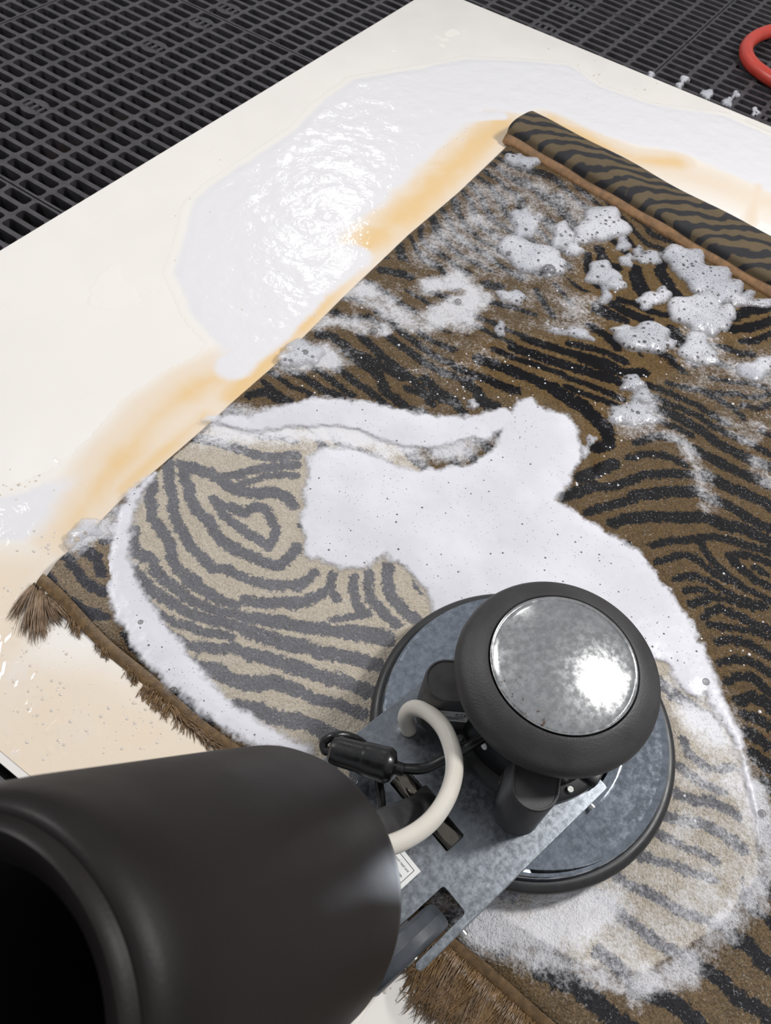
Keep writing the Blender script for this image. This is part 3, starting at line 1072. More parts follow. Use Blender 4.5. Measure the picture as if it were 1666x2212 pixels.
for i in range(nlen):
    for k in range(ncross):
        F.append((i * ncross + k, i * ncross + (k + 1) % ncross, (i + 1) * ncross + (k + 1) % ncross, (i + 1) * ncross + k))
F.append(tuple(range(ncross - 1, -1, -1)))
F.append(tuple(nlen * ncross + k for k in range(ncross)))
roll = pydata('rolled_end', V, F, M['roll'], rug)
roll['label'] = 'far end rolled over, dark woven back showing'
# binding lip: the kilim end lying on the near side of the roll
V, F = [], []
lip = [(-.010, .006), (-.013, .012), (-.010, .018), (-.004, .026), (.003, .032), (.010, .034), (.008, .020), (.004, .006)]
m_ = len(lip)
for i in range(nlen + 1):
    s_ = 1.25 * i / nlen
    wb = 1 + .05 * math.sin(s_ * 17) + .05 * math.sin(s_ * 41)
    for (dv, z) in lip:
        p = RA + fdir * (s_ - .005) + fnrm * (dv * wb)
        V.append((p[0], p[1], z * wb))
for i in range(nlen):
    for k in range(m_):
        F.append((i * m_ + k, i * m_ + (k + 1) % m_, (i + 1) * m_ + (k + 1) % m_, (i + 1) * m_ + k))
F += [tuple(range(m_ - 1, -1, -1)), tuple(nlen * m_ + k for k in range(m_))]
bd = pydata('end_binding', V, F, M['binding'], rug)
bd['label'] = 'tan woven end band along the roll'

# selvage band at the near edge
V, F = [], []
ns = 200
for i in range(ns + 1):
    u = RWID * i / ns
    for (dv, z) in ((.004, .0095), (-.003, .0085), (-.009, .006), (-.014, .002)):
        p = Ud * u + Vd * (dv + .006 * (math.sin(u * 31) * .3 + math.sin(u * 12 + 2) * .5))
        zz = z + (.018 * math.exp(-u * u / .006))
        V.append((p[0], p[1], zz))
for i in range(ns):
    for k in range(3):
        F.append((i * 4 + k, i * 4 + k + 1, (i + 1) * 4 + k + 1, (i + 1) * 4 + k))
sv_ = pydata('selvage_band', V, F, M['selvage'], rug)
sv_['label'] = 'brown woven band along the near edge'


# fringe: each tassel a part made of many strands
def tassel(root_u, spread, length, direc, bend, count, mat, z0=.006, curl=.4):
    V, F = [], []
    for q in range(count):
        u = root_u + random.uniform(-spread, spread)
        p = np.array([*(Ud * u + Vd * (-.013 + random.uniform(-.005, .004))), z0 + random.uniform(-.002, .003)])
        d = np.array([direc[0], direc[1], 0.0]) + np.array([random.uniform(-.09, .09), random.uniform(-.09, .09), 0])
        d /= np.linalg.norm(d)
        L = length * random.uniform(.65, 1.1)
        pts = [p.copy()]
        bd_ = bend + random.uniform(-curl, curl)
        for k in range(5):
            ca, sa = math.cos(bd_ / 5), math.sin(bd_ / 5)
            d = np.array([d[0] * ca - d[1] * sa, d[0] * sa + d[1] * ca, 0])
            p = p + d * L / 5
            p[2] = max(.0012 + random.uniform(0, .003), p[2] - .0016)
            pts.append(p.copy())
        r = random.uniform(.0006, .0011)
        v, f = tube_geo(pts, [r, r, r, r * .85, r * .7, r * .25], 4)
        b = len(V)
        V += v
        F += [tuple(b + x for x in ff) for ff in f]
    return pydata('fringe_tassel', V, F, mat, rug)


def wdir(p0, p1):
    g = G([p0, p1], 0)
    d = g[1] - g[0]
    return d / np.linalg.norm(d)


def u_at(px):
    g = G(px, 0)[0] - N0
    return (g[0] * Vd[1] - g[1] * Vd[0]) / det


# flared corner tassels
for du, p1, L, bn in ((-.004, (36, 1340), .062, .45), (.000, (44, 1385), .075, .35), (.010, (62, 1400), .082, .25), (.014, (84, 1405), .075, .15), (.026, (104, 1390), .050, .4), (.040, (140, 1370), .028, .4), (.055, (160, 1380), .022, .3)):
    tassel(du, .0035, L, wdir((95, 1290), p1), bn, 55, M['yarn_grey'], .012, .12)
# short matted fringe along the left part, mostly tucked under
for px, p1, L, bn, mt in (((170, 1345), (160, 1385), .03, .2, 'yarn'), ((230, 1395), (225, 1430), .022, .3, 'yarn'), ((290, 1450), (270, 1480), .02, .4, 'yarn'), ((335, 1485), (295, 1510), .035, .8, 'yarn'), ((365, 1510), (330, 1545), .04, .9, 'yarn'), ((395, 1530), (420, 1570), .045, -.5, 'yarn'),
                          ((420, 1545), (480, 1590), .06, -.2, 'yarn'), ((440, 1555), (510, 1600), .065, -.2, 'yarn_grey'), ((460, 1575), (540, 1610), .07, 0, 'yarn'), ((485, 1590), (560, 1625), .07, 0, 'yarn_grey')):
    tassel(u_at(px), .015, L * .62, wdir(px, p1), bn, 36, M[mt], .006, .7)
# long fringe by the wheel and along the bottom
u0, u1 = u_at((915, 2060)), RWID - .02
nt = 40
for k in range(nt):
    u = u0 + (u1 - u0) * k / (nt - 1)
    f = k / (nt - 1)
    tassel(u, .015, .060 + .022 * math.sin(k * 1.7) ** 2 + .050 * min(1, f * 2.0), wdir((1040, 2060), (985 + 45 * f + 14 * math.sin(k * 2.1), 2140)), -.15 + .45 * math.sin(k * 2.3), 80, M['yarn'] if k % 3 else M['yarn_grey'])

# ------------------------------------------------------------------ soapy water on the board
na_, nb_ = 420, 300
ia, ib = np.meshgrid(np.linspace(.012, BL_ - .012, na_), np.linspace(.012, 1.45, nb_))
FX = corner[0] - bA[0] * ia + bB[0] * ib
FY = corner[1] - bA[1] * ia + bB[1] * ib
tan = np.zeros(FX.shape)


def tan_line(pts, w, amt):
    global tan
    g = G(pts, 0)
    d = sd_line(g, FX, FY, .25)
    tan = np.maximum(tan, amt * np.clip(1 - d / w, 0, 1) ** .8)


tan_line([(1085, 270), (1020, 320), (950, 390), (880, 460), (800, 520)], .10, 1.0)
tan_line([(800, 525), (735, 600), (690, 655), (640, 715), (570, 785), (500, 855)], .06, 1.0)
tan_line([(500, 800), (420, 840), (340, 900), (290, 960), (230, 1030), (150, 1140)], .085, .85)
tan_line([(440, 900), (340, 990), (260, 1060)], .05, .8)
tan_line([(1190, 262), (1290, 312), (1370, 345), (1460, 352)], .075, .9)
tan_line([(1300, 330), (1560, 400), (1666, 440), (1750, 480)], .12, .42)
tan_line([(1640, 400), (1620, 480)], .03, .5)
d = sd_poly(G([(-60, 1190), (130, 1190), (90, 1280), (60, 1420), (230, 1440), (400, 1550), (560, 1650), (700, 1760), (900, 2200), (300, 2000), (-60, 1700)], 0), FX, FY, .3)
tan = np.maximum(tan, .46 * np.clip(.5 + d / .08, 0, 1))
tan_line([(330, 1480), (420, 1560), (500, 1620)], .07, .48)
suds_poly = G([(1010, 128), (900, 150), (760, 172), (690, 225), (640, 280), (560, 335), (470, 390), (415, 440), (402, 500), (375, 590), (420, 690), (470, 740), (430, 790), (330, 860), (200, 1000), (60, 1060), (-80, 1100), (-80, 1180), (140, 1170), (300, 920), (480, 800), (640, 690), (760, 540), (880, 430), (960, 330), (1060, 262), (1160, 240), (1300, 300), (1500, 345), (1700, 440), (1750, 330), (1560, 250), (1420, 230), (1300, 190), (1230, 142), (1110, 132)], 0)
sdu = sd_poly(suds_poly, FX, FY, .3)
suds = np.clip(.55 + sdu / .05, 0, 1) * (1 - .75 * np.clip(tan * 1.3, 0, 1))
for pts, w in (([(760, 555), (720, 590), (670, 625), (640, 660)], .06), ([(640, 665), (590, 720), (540, 760), (505, 790)], .05), ([(1000, 255), (1080, 250)], .03)):
    d = sd_line(G(pts, 0), FX, FY, .2)
    m = np.clip(1.3 - d / w, 0, 1)
    suds = np.maximum(suds, m)
low = sd_poly(G([(-60, 1280), (60, 1300), (120, 1420), (300, 1600), (100, 1720), (-60, 1690)], 0), FX, FY, .3)
suds = np.maximum(suds, .45 * np.clip(.5 + low / .1, 0, 1) * (fbm(FX, FY, 24, 71) > .5))
wet = np.maximum(np.maximum(tan * 1.5, suds * 1.4), 0) + (fbm(FX, FY, 7, 21) - .5) * .5
hfilm = .0003 + .0012 * sstep(.15, .6, wet) + .0035 * sstep(.5, 1, suds) * (fbm(FX, FY, 26, 5) ** 1.5)
hfilm = np.where(wet > .12, hfilm, -.002)
mk = (wet > .02)
mk = mk[:-1, :-1] | mk[1:, :-1] | mk[:-1, 1:] | mk[1:, 1:]
fo = grid_mesh('soapy_water', FX, FY, hfilm, mk, dict(tan=tan, suds=suds), M['film'])
tag(fo, 'thin soapy water with tan dirt streaks spread over the white board', 'water', kind='stuff')

# beads of water left on the board
V, F = [], []


def dome(V, F, x, y, z, r, hz, seg=7):
    b = len(V)
    V.append((x, y, z + hz))
    for ring, (rr, zz) in enumerate(((.62, .78), (1.0, .0))):
        for k in range(seg):
            a = 2 * math.pi * k / seg
            V.append((x + r * rr * math.cos(a), y + r * rr * math.sin(a), z + hz * zz))
    for k in range(seg):
        F.append((b, b + 1 + k, b + 1 + (k + 1) % seg))
        F.append((b + 1 + k, b + 1 + seg + k, b + 1 + seg + (k + 1) % seg, b + 1 + (k + 1) % seg))


for (cx_, cy_, sx, sy, cnt) in ((110, 1520, 110, 90, 150), (300, 1560, 110, 60, 150), (60, 1330, 70, 90, 80), (120, 1180, 90, 50, 60), (430, 1540, 60, 40, 30), (520, 560, 120, 110, 170), (1180, 190, 150, 50, 150), (1010, 290, 60, 40, 60), (640, 640, 90, 60, 110), (1350, 250, 120, 50, 60), (900, 2140, 60, 50, 30), (60, 1060, 60, 40, 40)):
    for q in range(cnt):
        g = G((random.gauss(cx_, sx * .6), random.gauss(cy_, sy * .6)), 0)[0]
        rel = g - N0
        u = (rel[0] * Vd[1] - rel[1] * Vd[0]) / det
        v = (Ud[0] * rel[1] - Ud[1] * rel[0]) / det
        if (u > -.02 and v > -.03 and v < RLEN + .2):
            continue
        rb = g - corner
        if not (.01 < rb @ bB and .01 < -(rb @ bA) < BL_ - .01):
            continue
        r = .0010 + .0030 * random.random() ** 3
        dome(V, F, g[0], g[1], .0008, r, r * .55)
dr = pydata('water_beads', V, F, M['bead'])
tag(dr, 'small clear beads of water glinting on the white board', 'water', kind='stuff')

# ------------------------------------------------------------------ lather and foam on the rug


def foam_patch(name, fieldf, bb, step, h, mat, zb, rough_h=.4, edge_w=.02, seed=3, thick_w=.02, wob=.016):
    (x0, y0), (x1, y1) = bb
    nx, ny = max(4, int((x1 - x0) / step)), max(4, int((y1 - y0) / step))
    GX, GY = np.meshgrid(np.linspace(x0, x1, nx), np.linspace(y0, y1, ny))
    Fd = fieldf(GX, GY) + (fbm(GX, GY, 55, seed) - .5) * wob + (fbm(GX, GY, 200, seed + 5, 2) - .5) * wob * .35
    t = np.clip(Fd / edge_w, 0, 1)
    ZZ = zb + h * np.sqrt(t) * (1 - rough_h + rough_h * 2 * fbm(GX, GY, 30, seed + 9))
    ZZ = np.where(Fd > 0, ZZ, zb - .006)
    mk = Fd > -step
    mk = mk[:-1, :-1] & mk[1:, :-1] & mk[:-1, 1:] & mk[1:, 1:] & ((Fd[:-1, :-1] > 0) | (Fd[1:, 1:] > 0) | (Fd[1:, :-1] > 0) | (Fd[:-1, 1:] > 0))
    return grid_mesh(name, GX, GY, ZZ, mk, dict(thick=np.clip(Fd / thick_w, 0, 1)), mat)


main_poly = G([(655, 985), (700, 962), (760, 962), (850, 995), (900, 1012), (960, 1004), (1010, 1000), (1060, 962), (1080, 900), (1110, 862), (1150, 856), (1180, 882), (1230, 890), (1255, 930), (1265, 990), (1240, 1050), (1215, 1082), (1260, 1112), (1330, 1150), (1390, 1190), (1440, 1260), (1500, 1340), (1540, 1420), (1555, 1490), (1520, 1520), (1460, 1500), (1430, 1440), (1200, 1400), (1000, 1420), (840, 1480), (815, 1440), (860, 1380), (930, 1330), (900, 1270), (870, 1235), (830, 1212), (790, 1240), (740, 1237), (690, 1228), (650, 1205), (640, 1130), (650, 1060)], RZ)
cres = px_line([(335, 1025), (292, 1072), (264, 1135), (258, 1205), (268, 1285), (308, 1352), (362, 1420), (426, 1488), (490, 1545), (560, 1590), (660, 1625)], [24, 46, 62, 72, 92, 106, 108, 92, 82, 72, 54], RZ)
topr = px_line([(455, 905), (540, 920), (620, 900), (700, 890), (790, 900), (880, 930), (960, 935), (1040, 925), (1090, 900)], [32, 48, 62, 74, 82, 86, 80, 66, 54], RZ)
rgt = px_line([(1500, 1400), (1540, 1500), (1590, 1590), (1615, 1680), (1635, 1760), (1640, 1850)], [60, 54, 44, 36, 28, 14], RZ)
low_f = px_line([(1100, 1975), (1170, 1960), (1260, 1945)], [50, 60, 40], RZ)


def lather_field(x, y):
    f = sd_poly(main_poly, x, y, .2)
    for (g, hw), k in ((cres, 1), (topr, 1), (rgt, 1)):
        f = np.maximum(f, -sd_line(g, x, y, .1, hw) * k)
    # holes where the rug shows through
    hg, hw = px_line([(960, 985), (1000, 975), (1030, 965)], [24, 30, 18], RZ)
    f = np.minimum(f, sd_line(hg, x, y, .3, hw))
    hg, hw = px_line([(780, 955), (815, 975)], [14, 12], RZ)
    f = np.minimum(f, sd_line(hg, x, y, .3, hw))
    return f


allp = np.vstack([main_poly, cres[0], topr[0], rgt[0]])
lo, hi = allp.min(0) - .05, allp.max(0) + .05
la = foam_patch('lather', lather_field, (lo, hi), .003, .0060, M['lather'], RZ + .0005, .2, .035, 3, .022, .018)
tag(la, 'thick white soap lather swirled over the rug around the floor machine', 'lather', kind='stuff')

clumps = [
    ([(1301, 487, 57, 38), (1262, 512, 26, 18)], .010, 'wide white foam clump against the tan roll edge, topmost of the large ones'),
    ([(1215, 512, 26, 32), (1238, 540, 22, 16)], .008, 'ragged grey foam clump left of the topmost wide clump'),
    ([(1134, 488, 30, 34), (1120, 470, 24, 14)], .008, 'foam clump on the hazy upper part of the rug, furthest left'),
    ([(1142, 552, 72, 34), (1190, 575, 34, 24)], .010, 'broad foam clump holding the biggest dark bubble'),
    ([(1354, 563, 18, 15)], .007, 'small round foam blob on a black stripe below the wide clump'),
    ([(1402, 558, 32, 16), (1378, 545, 12, 14)], .007, 'slim curved foam blob beside the tan roll edge'),
    ([(1346, 528, 17, 18)], .005, 'thin grey foam wisp under the wide clump'),
    ([(1300, 592, 36, 28), (1330, 612, 24, 18), (1308, 640, 14, 22)], .008, 'three lobed foam clump trailing a curled tail'),
    ([(1408, 648, 36, 18), (1432, 638, 18, 18)], .008, 'oval foam clump with two bubble clusters in the middle of the black pool'),
    ([(1475, 560, 50, 28), (1520, 600, 60, 32), (1560, 628, 46, 30), (1590, 650, 30, 16)], .011, 'largest foam bank lying along the tan roll edge'),
    ([(1500, 672, 58, 40), (1556, 686, 36, 28), (1530, 705, 40, 22)], .011, 'thick foam clump below the foam bank at the right'),
    ([(1392, 732, 60, 34), (1345, 715, 26, 12), (1440, 745, 24, 12)], .011, 'dense white foam clump alone on the dark stripes, wisps on its upper side'),
    ([(1503, 752, 36, 34), (1530, 775, 24, 18)], .008, 'pear shaped foam clump right of the dense lone clump'),
    ([(1366, 830, 28, 20), (1388, 858, 24, 18)], .009, 'knobbly foam clump on the brown stripes above the lather horn'),
    ([(1350, 900, 40, 22), (1376, 890, 24, 26), (1400, 905, 22, 14)], .007, 'spread foam clump just right of the lather horn'),
    ([(1277, 951, 14, 12), (1262, 975, 14, 16)], .006, 'pair of bubble blobs touching the lather horn'),
    ([(1630, 800, 40, 24), (1655, 785, 22, 16)], .007, 'foam clump at the right picture edge'),
    ([(1106, 642, 34, 16)], .006, 'flat oval foam clump in the hazy middle of the rug'),
    ([(1081, 711, 13, 18)], .006, 'small upright foam blob on fine brown stripes'),
    ([(1250, 722, 34, 13), (1200, 716, 18, 9)], .006, 'long low foam clump with a green glinting bubble'),
    ([(1020, 874, 15, 12)], .007, 'round foam blob just above the lather edge'),
    ([(656, 764, 42, 28), (620, 775, 24, 16)], .009, 'foam clump with one clear bubble on the rug left edge'),
    ([(1140, 350, 34, 14), (1110, 345, 22, 14)], .006, 'sparkling foam clump at the left end of the rolled edge'),
    ([(1640, 655, 40, 10), (1610, 640, 24, 12)], .007, 'foam strip under the tan binding at the right edge'),
    ([(188, 1148, 38, 26), (160, 1172, 20, 16)], .007, 'foam clump on the rug edge near the fringed corner'),
]
for k, (els, h, lab) in enumerate(clumps):
    polys = []
    for (cx_, cy_, rx, ry) in els:
        ang = random.uniform(-.3, .3)
        t = np.linspace(0, 2 * np.pi, 36, endpoint=False)
        wob = 1 + .13 * np.sin(3 * t + k) + .10 * np.sin(5 * t + 2 * k)
        ex, ey = rx * np.cos(t) * wob, ry * np.sin(t) * wob
        polys.append(G(np.stack([cx_ + ex * math.cos(ang) - ey * math.sin(ang), cy_ + ex * math.sin(ang) + ey * math.cos(ang)], 1), RZ))
    al = np.vstack(polys)
    lo, hi = al.min(0) - .02, al.max(0) + .02
    h *= 1.35
    o = foam_patch('foam_clump', lambda x, y: .004 * np.log(np.sum([np.exp(np.clip(sd_poly(p, x, y, .1), -.08, .3) / .004) for p in polys], 0)), (lo, hi), .0016, h, M['foam'], RZ + .0005, .25, .024, 20 + k, .020, .0055)
    tag(o, lab, 'foam', 'foam clumps on the wet rug')

# loose flecks of foam (uncountable)
V, F = [], []


zones = [((960, 740), (1180, 900), 420), ((1180, 600), (1480, 900), 330), ((1200, 850), (1420, 1050), 260), ((1400, 700), (1666, 900), 300), ((560, 600), (960, 880), 240), ((1360, 1150), (1660, 1600), 260), ((1400, 1300), (1650, 1950), 200)]
for (p0, p1, cnt) in zones:
    for q in range(cnt):
        px, py = random.uniform(p0[0], p1[0]), random.uniform(p0[1], p1[1])
        g = G((px, py), RZ)[0]
        r = .0007 + .0020 * random.random() ** 5
        rel = g - N0
        u = (rel[0] * Vd[1] - rel[1] * Vd[0]) / det
        v = (Ud[0] * rel[1] - Ud[1] * rel[0]) / det
        if u < .03 or v < .03 or v > RLEN - .02:
            continue
        dome(V, F, g[0], g[1], RZ - .001, r * random.uniform(1, 1.6), r * .9)
fl = pydata('foam_flecks', V, F, M['fleck'])
tag(fl, 'tiny loose foam flecks and bubbles scattered over the wet stripes', 'foam', kind='stuff')

# clear soap bubbles resting on the foam
for k, (px, py, r, lab) in enumerate([(1186, 583, 15, 'largest dark soap bubble, in the broad foam clump'), (1100, 548, 8, 'small soap bubble in the left half of the broad foam clump'), (990, 651, 8, 'soap bubble on the foam swirl left of the rug middle'), (659, 764, 12, 'clear soap bubble in the foam clump on the rug left edge'), (808, 714, 9, 'soap bubble in the low foam streak near the rug left edge'),
                                      (304, 1344, 7, 'round soap bubble in the left lather crescent'), (375, 1491, 9, 'soap bubble by the brown band below the lather crescent'), (1526, 1472, 8, 'soap bubble at the lather edge right of the motor'), (1212, 578, 7, 'soap bubble beside the largest dark one'), (1648, 1756, 8, 'soap bubble at the lather edge near the right picture border')]):
    g = G((px, py), RZ + .006)[0]
    rr = np.linalg.norm(G((px + r, py), RZ)[0] - G((px, py), RZ)[0])
    o = lathe('soap_bubble', [(rr * math.cos(t), rr * math.sin(t) * .8) for t in np.linspace(-.2, math.pi / 2 - .001, 9)] + [(0, rr * .8)], M['bubble'], None, 24)
    o.location = (g[0], g[1], RZ + .0045)
    tag(o, lab, 'bubble', 'soap bubbles on the foam')

# foam dribbles on the grating beyond the board
for k, (px, py, r, lab) in enumerate([(1407, 163, 7, 'small foam dribble on the grating at the board edge, nearest the board corner'), (1478, 172, 9, 'foam dribble on a grating rib, second from the board corner'), (1470, 186, 8, 'foam dribble touching the board edge below the second dribble'), (1527, 205, 13, 'longest foam dribble on the grating below the red hose'),
                                      (1572, 222, 11, 'foam dribble at the board edge right of the longest one'), (1590, 205, 8, 'small foam spot between two grating ribs'), (1633, 243, 10, 'foam dribble on the grating nearest the right picture edge')]):
    t = np.linspace(0, 2 * np.pi, 16, endpoint=False)
    w_ = 1 + .25 * np.sin(3 * t + k)
    pl = G(np.stack([px + r * np.cos(t) * w_ + 5 * np.sin(t), py + r * .8 * np.sin(t) * w_ - 7 * np.cos(t) * .4], 1), ZT)
    lo, hi = pl.min(0) - .02, pl.max(0) + .02
    o = foam_patch('foam_dribble', lambda x, y: sd_poly(pl, x, y, .1), (lo, hi), .0035, .006, M['foam'], ZT + .001, .3, .01, 60 + k, .008)
    tag(o, lab, 'foam', 'foam dribbles on the grating')

# ------------------------------------------------------------------ floor machine
D = (.2478, .4806)
mach = bpy.data.objects.new('floor_machine', None)
COL.objects.link(mach)
mach.location = (D[0], D[1], 0)
mach.rotation_euler = (0, 0, math.radians(-132))
tag(mach, 'rotary floor scrubbing machine with black tank standing on the rug', 'floor machine')


def loc(px, py, z):
    """pixel + height -> machine coordinates (b, s, z)"""
    g = G((px, py), z)[0] - np.array(D)
    c, s = math.cos(math.radians(-132)), math.sin(math.radians(-132))
    return (g[0] * c + g[1] * s, -g[0] * s + g[1] * c, z)


# brush, deck, bumper
lathe('brush_block', [(0, .030), (.185, .030), (.185, .052), (0, .052)], M['blk'], mach)
lathe('bristle_ring', [(.06, .031), (.06, .0125), (.178, .0125), (.184, .031)], M['bristle'], mach, closed=True)
deck = lathe('deck_cover', [(.0, .078), (.118, .078), (.124, .0795), (.128, .083), (.133, .083), (.137, .0795), (.141, .0782), (.143, .078), (.146, .078), (.190, .078), (.193, .078), (.196, .0780), (.199, .078), (.203, .079), (.207, .077), (.2095, .072), (.2105, .062), (.210, .040), (.206, .040), (.206, .060), (.1, .066), (0, .066)], M['deck'], mach, 128)
lathe('bumper_ring', arc(.2125, .054, .012, 0, 360, 14)[:-1], M['bumper'], mach, 128, closed=True, sharp=80)

# mounting plate with axle slot and wheel notches
ZP = .100
outer = round_loop([(-.012, .136), (.333, .1345), (.333, .1255), (.246, .1245), (.246, .083), (.333, .083), (.333, -.083), (.246, -.083), (.246, -.1245), (.333, -.1255), (.333, -.1345), (-.012, -.136)], .0055, 4)
slot = round_loop([(.184, -.056), (.216, -.056), (.216, .057), (.184, .057)], .002)
plate = outline_plate('mounting_plate', outer, [slot], ZP - .003, ZP, M['plate'], mach, .0007)
for s in (-1, 1):
    bm = bmesh.new()
    bm_box(bm, (.158, s * .1352, ZP - .0105), (.34, .0026, .020), 0, .0006)
    from_bm('side_flange', bm, M['plate'], plate)
bm = bmesh.new()
bm_box(bm, (.20, 0, ZP - .024), (.036, .118, .028))
from_bm('slot_box', bm, M['motor'], plate)
lathe('spacer', [(0, .0785), (.10, .0785), (.10, ZP - .0032), (0, ZP - .0032)], M['motor'], mach, 64)
for s, b in ((1, .262), (1, .02)):
    lathe('flange_bolt', [(0, .006), (.0045, .006), (.005, .004), (.005, 0), (0, 0)], M['bolt'], plate, 12, Matrix.Translation((b, s * .1365, ZP - .011)) @ Matrix.Rotation(-s * math.pi / 2, 4, 'X'))

# motor
lathe('motor_base', [(.06, ZP + .0004), (.122, ZP + .0004), (.122, ZP + .010), (.116, ZP + .014), (.060, ZP + .014)], M['motor'], mach, 72)
lathe('motor_housing', [(.0, ZP + .0145), (.104, ZP + .0145), (.104, .232), (0, .232)], M['motor'], mach, 72)
col_prof = [(.096, .221), (.112, .2215)] + arc(.110, .2485, .0222, -70, 60, 12) + [(.112, .2745), (.100, .2815), (.0955, .2825), (.0940, .2805), (.0936, .270), (.090, .262), (.088, .236)]
lathe('rubber_collar', col_prof, M['collar'], mach, 128, closed=True, sharp=60)
Rs = .25
cap_prof = [(0, .2845 + Rs - math.sqrt(Rs * Rs - 0))]
cap_prof = []
for k in range(15):
    r = .0885 * k / 14
    cap_prof.append((r, .2835 + (math.sqrt(Rs * Rs - r * r) - math.sqrt(Rs * Rs - .0885 ** 2))))
cap_prof += [(.0895, .2825), (.0905, .2828), (.0918, .2842), (.0928, .2835), (.0930, .2785), (.092, .268), (0, .266)]
cap = lathe('motor_cap', cap_prof, M['cap'], mach, 128)
cap['label'] = 'worn chrome domed cap'
for ang in (-20, 22, 70, -75):
    a = math.radians(ang)
    lathe('base_bolt', [(0, .005), (.0042, .005), (.005, .003), (.005, 0), (0, 0)], M['bolt'], mach, 10, Matrix.Translation((.1125 * math.cos(a), .1125 * math.sin(a), ZP + .0145)))
# boss with a hole at the plate front
lathe('base_lug', [(.0035, .012), (.0035, .004), (0, .004)], M['void'], mach, 16, Matrix.Translation((-.006, .112, ZP + .012)))
bm = bmesh.new()
bm_box(bm, (-.002, .110, ZP + .0115), (.028, .026, .023), .25, .005)
from_bm('base_boss', bm, M['motor'], mach, 30)


def capacitor(theta):
    a = math.radians(theta)
    r_, x1, x0 = .031, .134, .070
    loop = [(x0, -r_)] + [(x1 + r_ * math.cos(t), r_ * math.sin(t)) for t in np.linspace(-math.pi / 2, math.pi / 2, 18)] + [(x0, r_)]
    bm = bmesh.new()
    z0, z1 = ZP + .0006, .206
    prof = [(1.02, z0), (1.0, z0 + .004), (.97, z1 - .006), (.955, z1 - .002), (.92, z1), (.86, z1), (.84, z1 - .0015)]
    rows = []
    cx_ = x1
    for sc, z in prof:
        rows.append([bm.verts.new((cx_ + (p[0] - cx_) * (sc if p[0] > x1 - .001 else 1), p[1] * sc, z)) for p in loop])
    for A, B in zip(rows[:-1], rows[1:]):
        for i in range(len(loop)):
            j = (i + 1) % len(loop)
            bm.faces.new((A[i], A[j], B[j], B[i]))
    bm.faces.new(rows[-1])
    bm.faces.new(rows[0])
    bmesh.ops.transform(bm, matrix=Matrix.Rotation(a, 4, 'Z'), verts=bm.verts)
    return from_bm('capacitor_box', bm, M['blk'], mach, 35)


capL = capacitor(-43)
capR = capacitor(36)

# rating sticker on the left capacitor's side
a = math.radians(-43)
er, en = np.array([math.cos(a), math.sin(a), 0]), np.array([-math.sin(a), math.cos(a), 0])
p0 = er * .118 + en * .0312 + np.array([0, 0, .160])
rot = Matrix(((-er[0], 0, en[0], p0[0]), (-er[1], 0, en[1], p0[1]), (-er[2], 1, en[2], p0[2]), (0, 0, 0, 1)))
rt2 = rot @ Matrix.Rotation(-.03, 4, 'Z')
bm = bmesh.new()
bm_box(bm, (0, 0, 0), (.052, .032, .0006))
bmesh.ops.transform(bm, matrix=rt2, verts=bm.verts)
st_ = from_bm('rating_sticker', bm, M['paper'], mach)
st_['label'] = 'white rating sticker with ETL mark'
text_mesh('sticker_mark', 'ETL', .0105, M['ink'], st_, rt2 @ Matrix.Translation((-.001, .004, .0006)), shear=.2)
bm = bmesh.new()
for k in range(4):
    bm_box(bm, (-.004 + (k % 2) * .003, -.001 - k * .0026, .0006), (.034 - .006 * (k % 3), .0006, .0002))
bm_box(bm, (.0135, .0025, .0006), (.020, .0005, .0002))
bmesh.ops.transform(bm, matrix=rt2, verts=bm.verts)
from_bm('sticker_print', bm, M['ink'], st_)
# little oval foil tag on the motor
bm = bmesh.new()
bmesh.ops.create_circle(bm, cap_ends=True, segments=20, radius=1, matrix=Matrix.Translation((.1046, -.004, .160)) @ Matrix.Rotation(math.pi / 2, 4, 'Y') @ Matrix.Diagonal((.010, .005, 1, 1)))
from_bm('foil_tag', bm, M['paper'], mach)

# axle and handle
tube('axle', [(.200, -.0555, ZP - .004), (.200, .0565, ZP - .004)], .0150, M['chrome'], mach, 24, 0)
TILT = math.radians(55)
ax = np.array([math.cos(TILT), 0, math.sin(TILT)])
an = np.array([-math.sin(TILT), 0, math.cos(TILT)])
piv = np.array([.200, 0, ZP])
tube('handle_yoke', [piv + np.array([0, -.022, -.002]), piv + np.array([0, .022, -.002])], .0205, M['blk'], mach, 24, 0)
tube('handle_tube', [piv + ax * .005, piv + ax * .39], .0215, M['blk'], mach, 24, 0)
q0 = piv - an * .085
tube('handle_upper', [q0 + ax * .70, q0 + ax * 1.14], .0165, M['blk'], mach, 20, 0)
tube('handle_grip', [q0 + ax * 1.14 + np.array([0, -.17, 0]), q0 + ax * 1.14 + np.array([0, .17, 0])], .0165, M['blk'], mach, 20, 0)

# solution tank, open at the top
tb = piv - an * .03
tm = Matrix(((an[0], 0, ax[0], tb[0]), (0, 1, 0, 0), (an[2], 0, ax[2], tb[2]), (0, 0, 0, 1)))
tp = [(0, .362), (.085, .362), (.105, .3635), (.117, .368), (.124, .377), (.127, .391), (.1278, .45), (.1278, .66), (.1268, .690), (.1240, .706), (.1190, .716), (.1150, .7185), (.1128, .7185), (.1115, .7215), (.1095, .7265), (.1070, .7280), (.1030, .7265), (.0960, .7215), (.0900, .7165), (.0860, .7120)]
tank = lathe('solution_tank', tp, M['tank'], mach, 128, tm, sharp=50)
tank['label'] = 'big black cylindrical tank, open at the top'
lathe('tank_inside', [(.0862, .7118), (.0840, .70), (.0825, .60), (.0825, .42), (0, .42)], M['void'], tank, 96, tm)

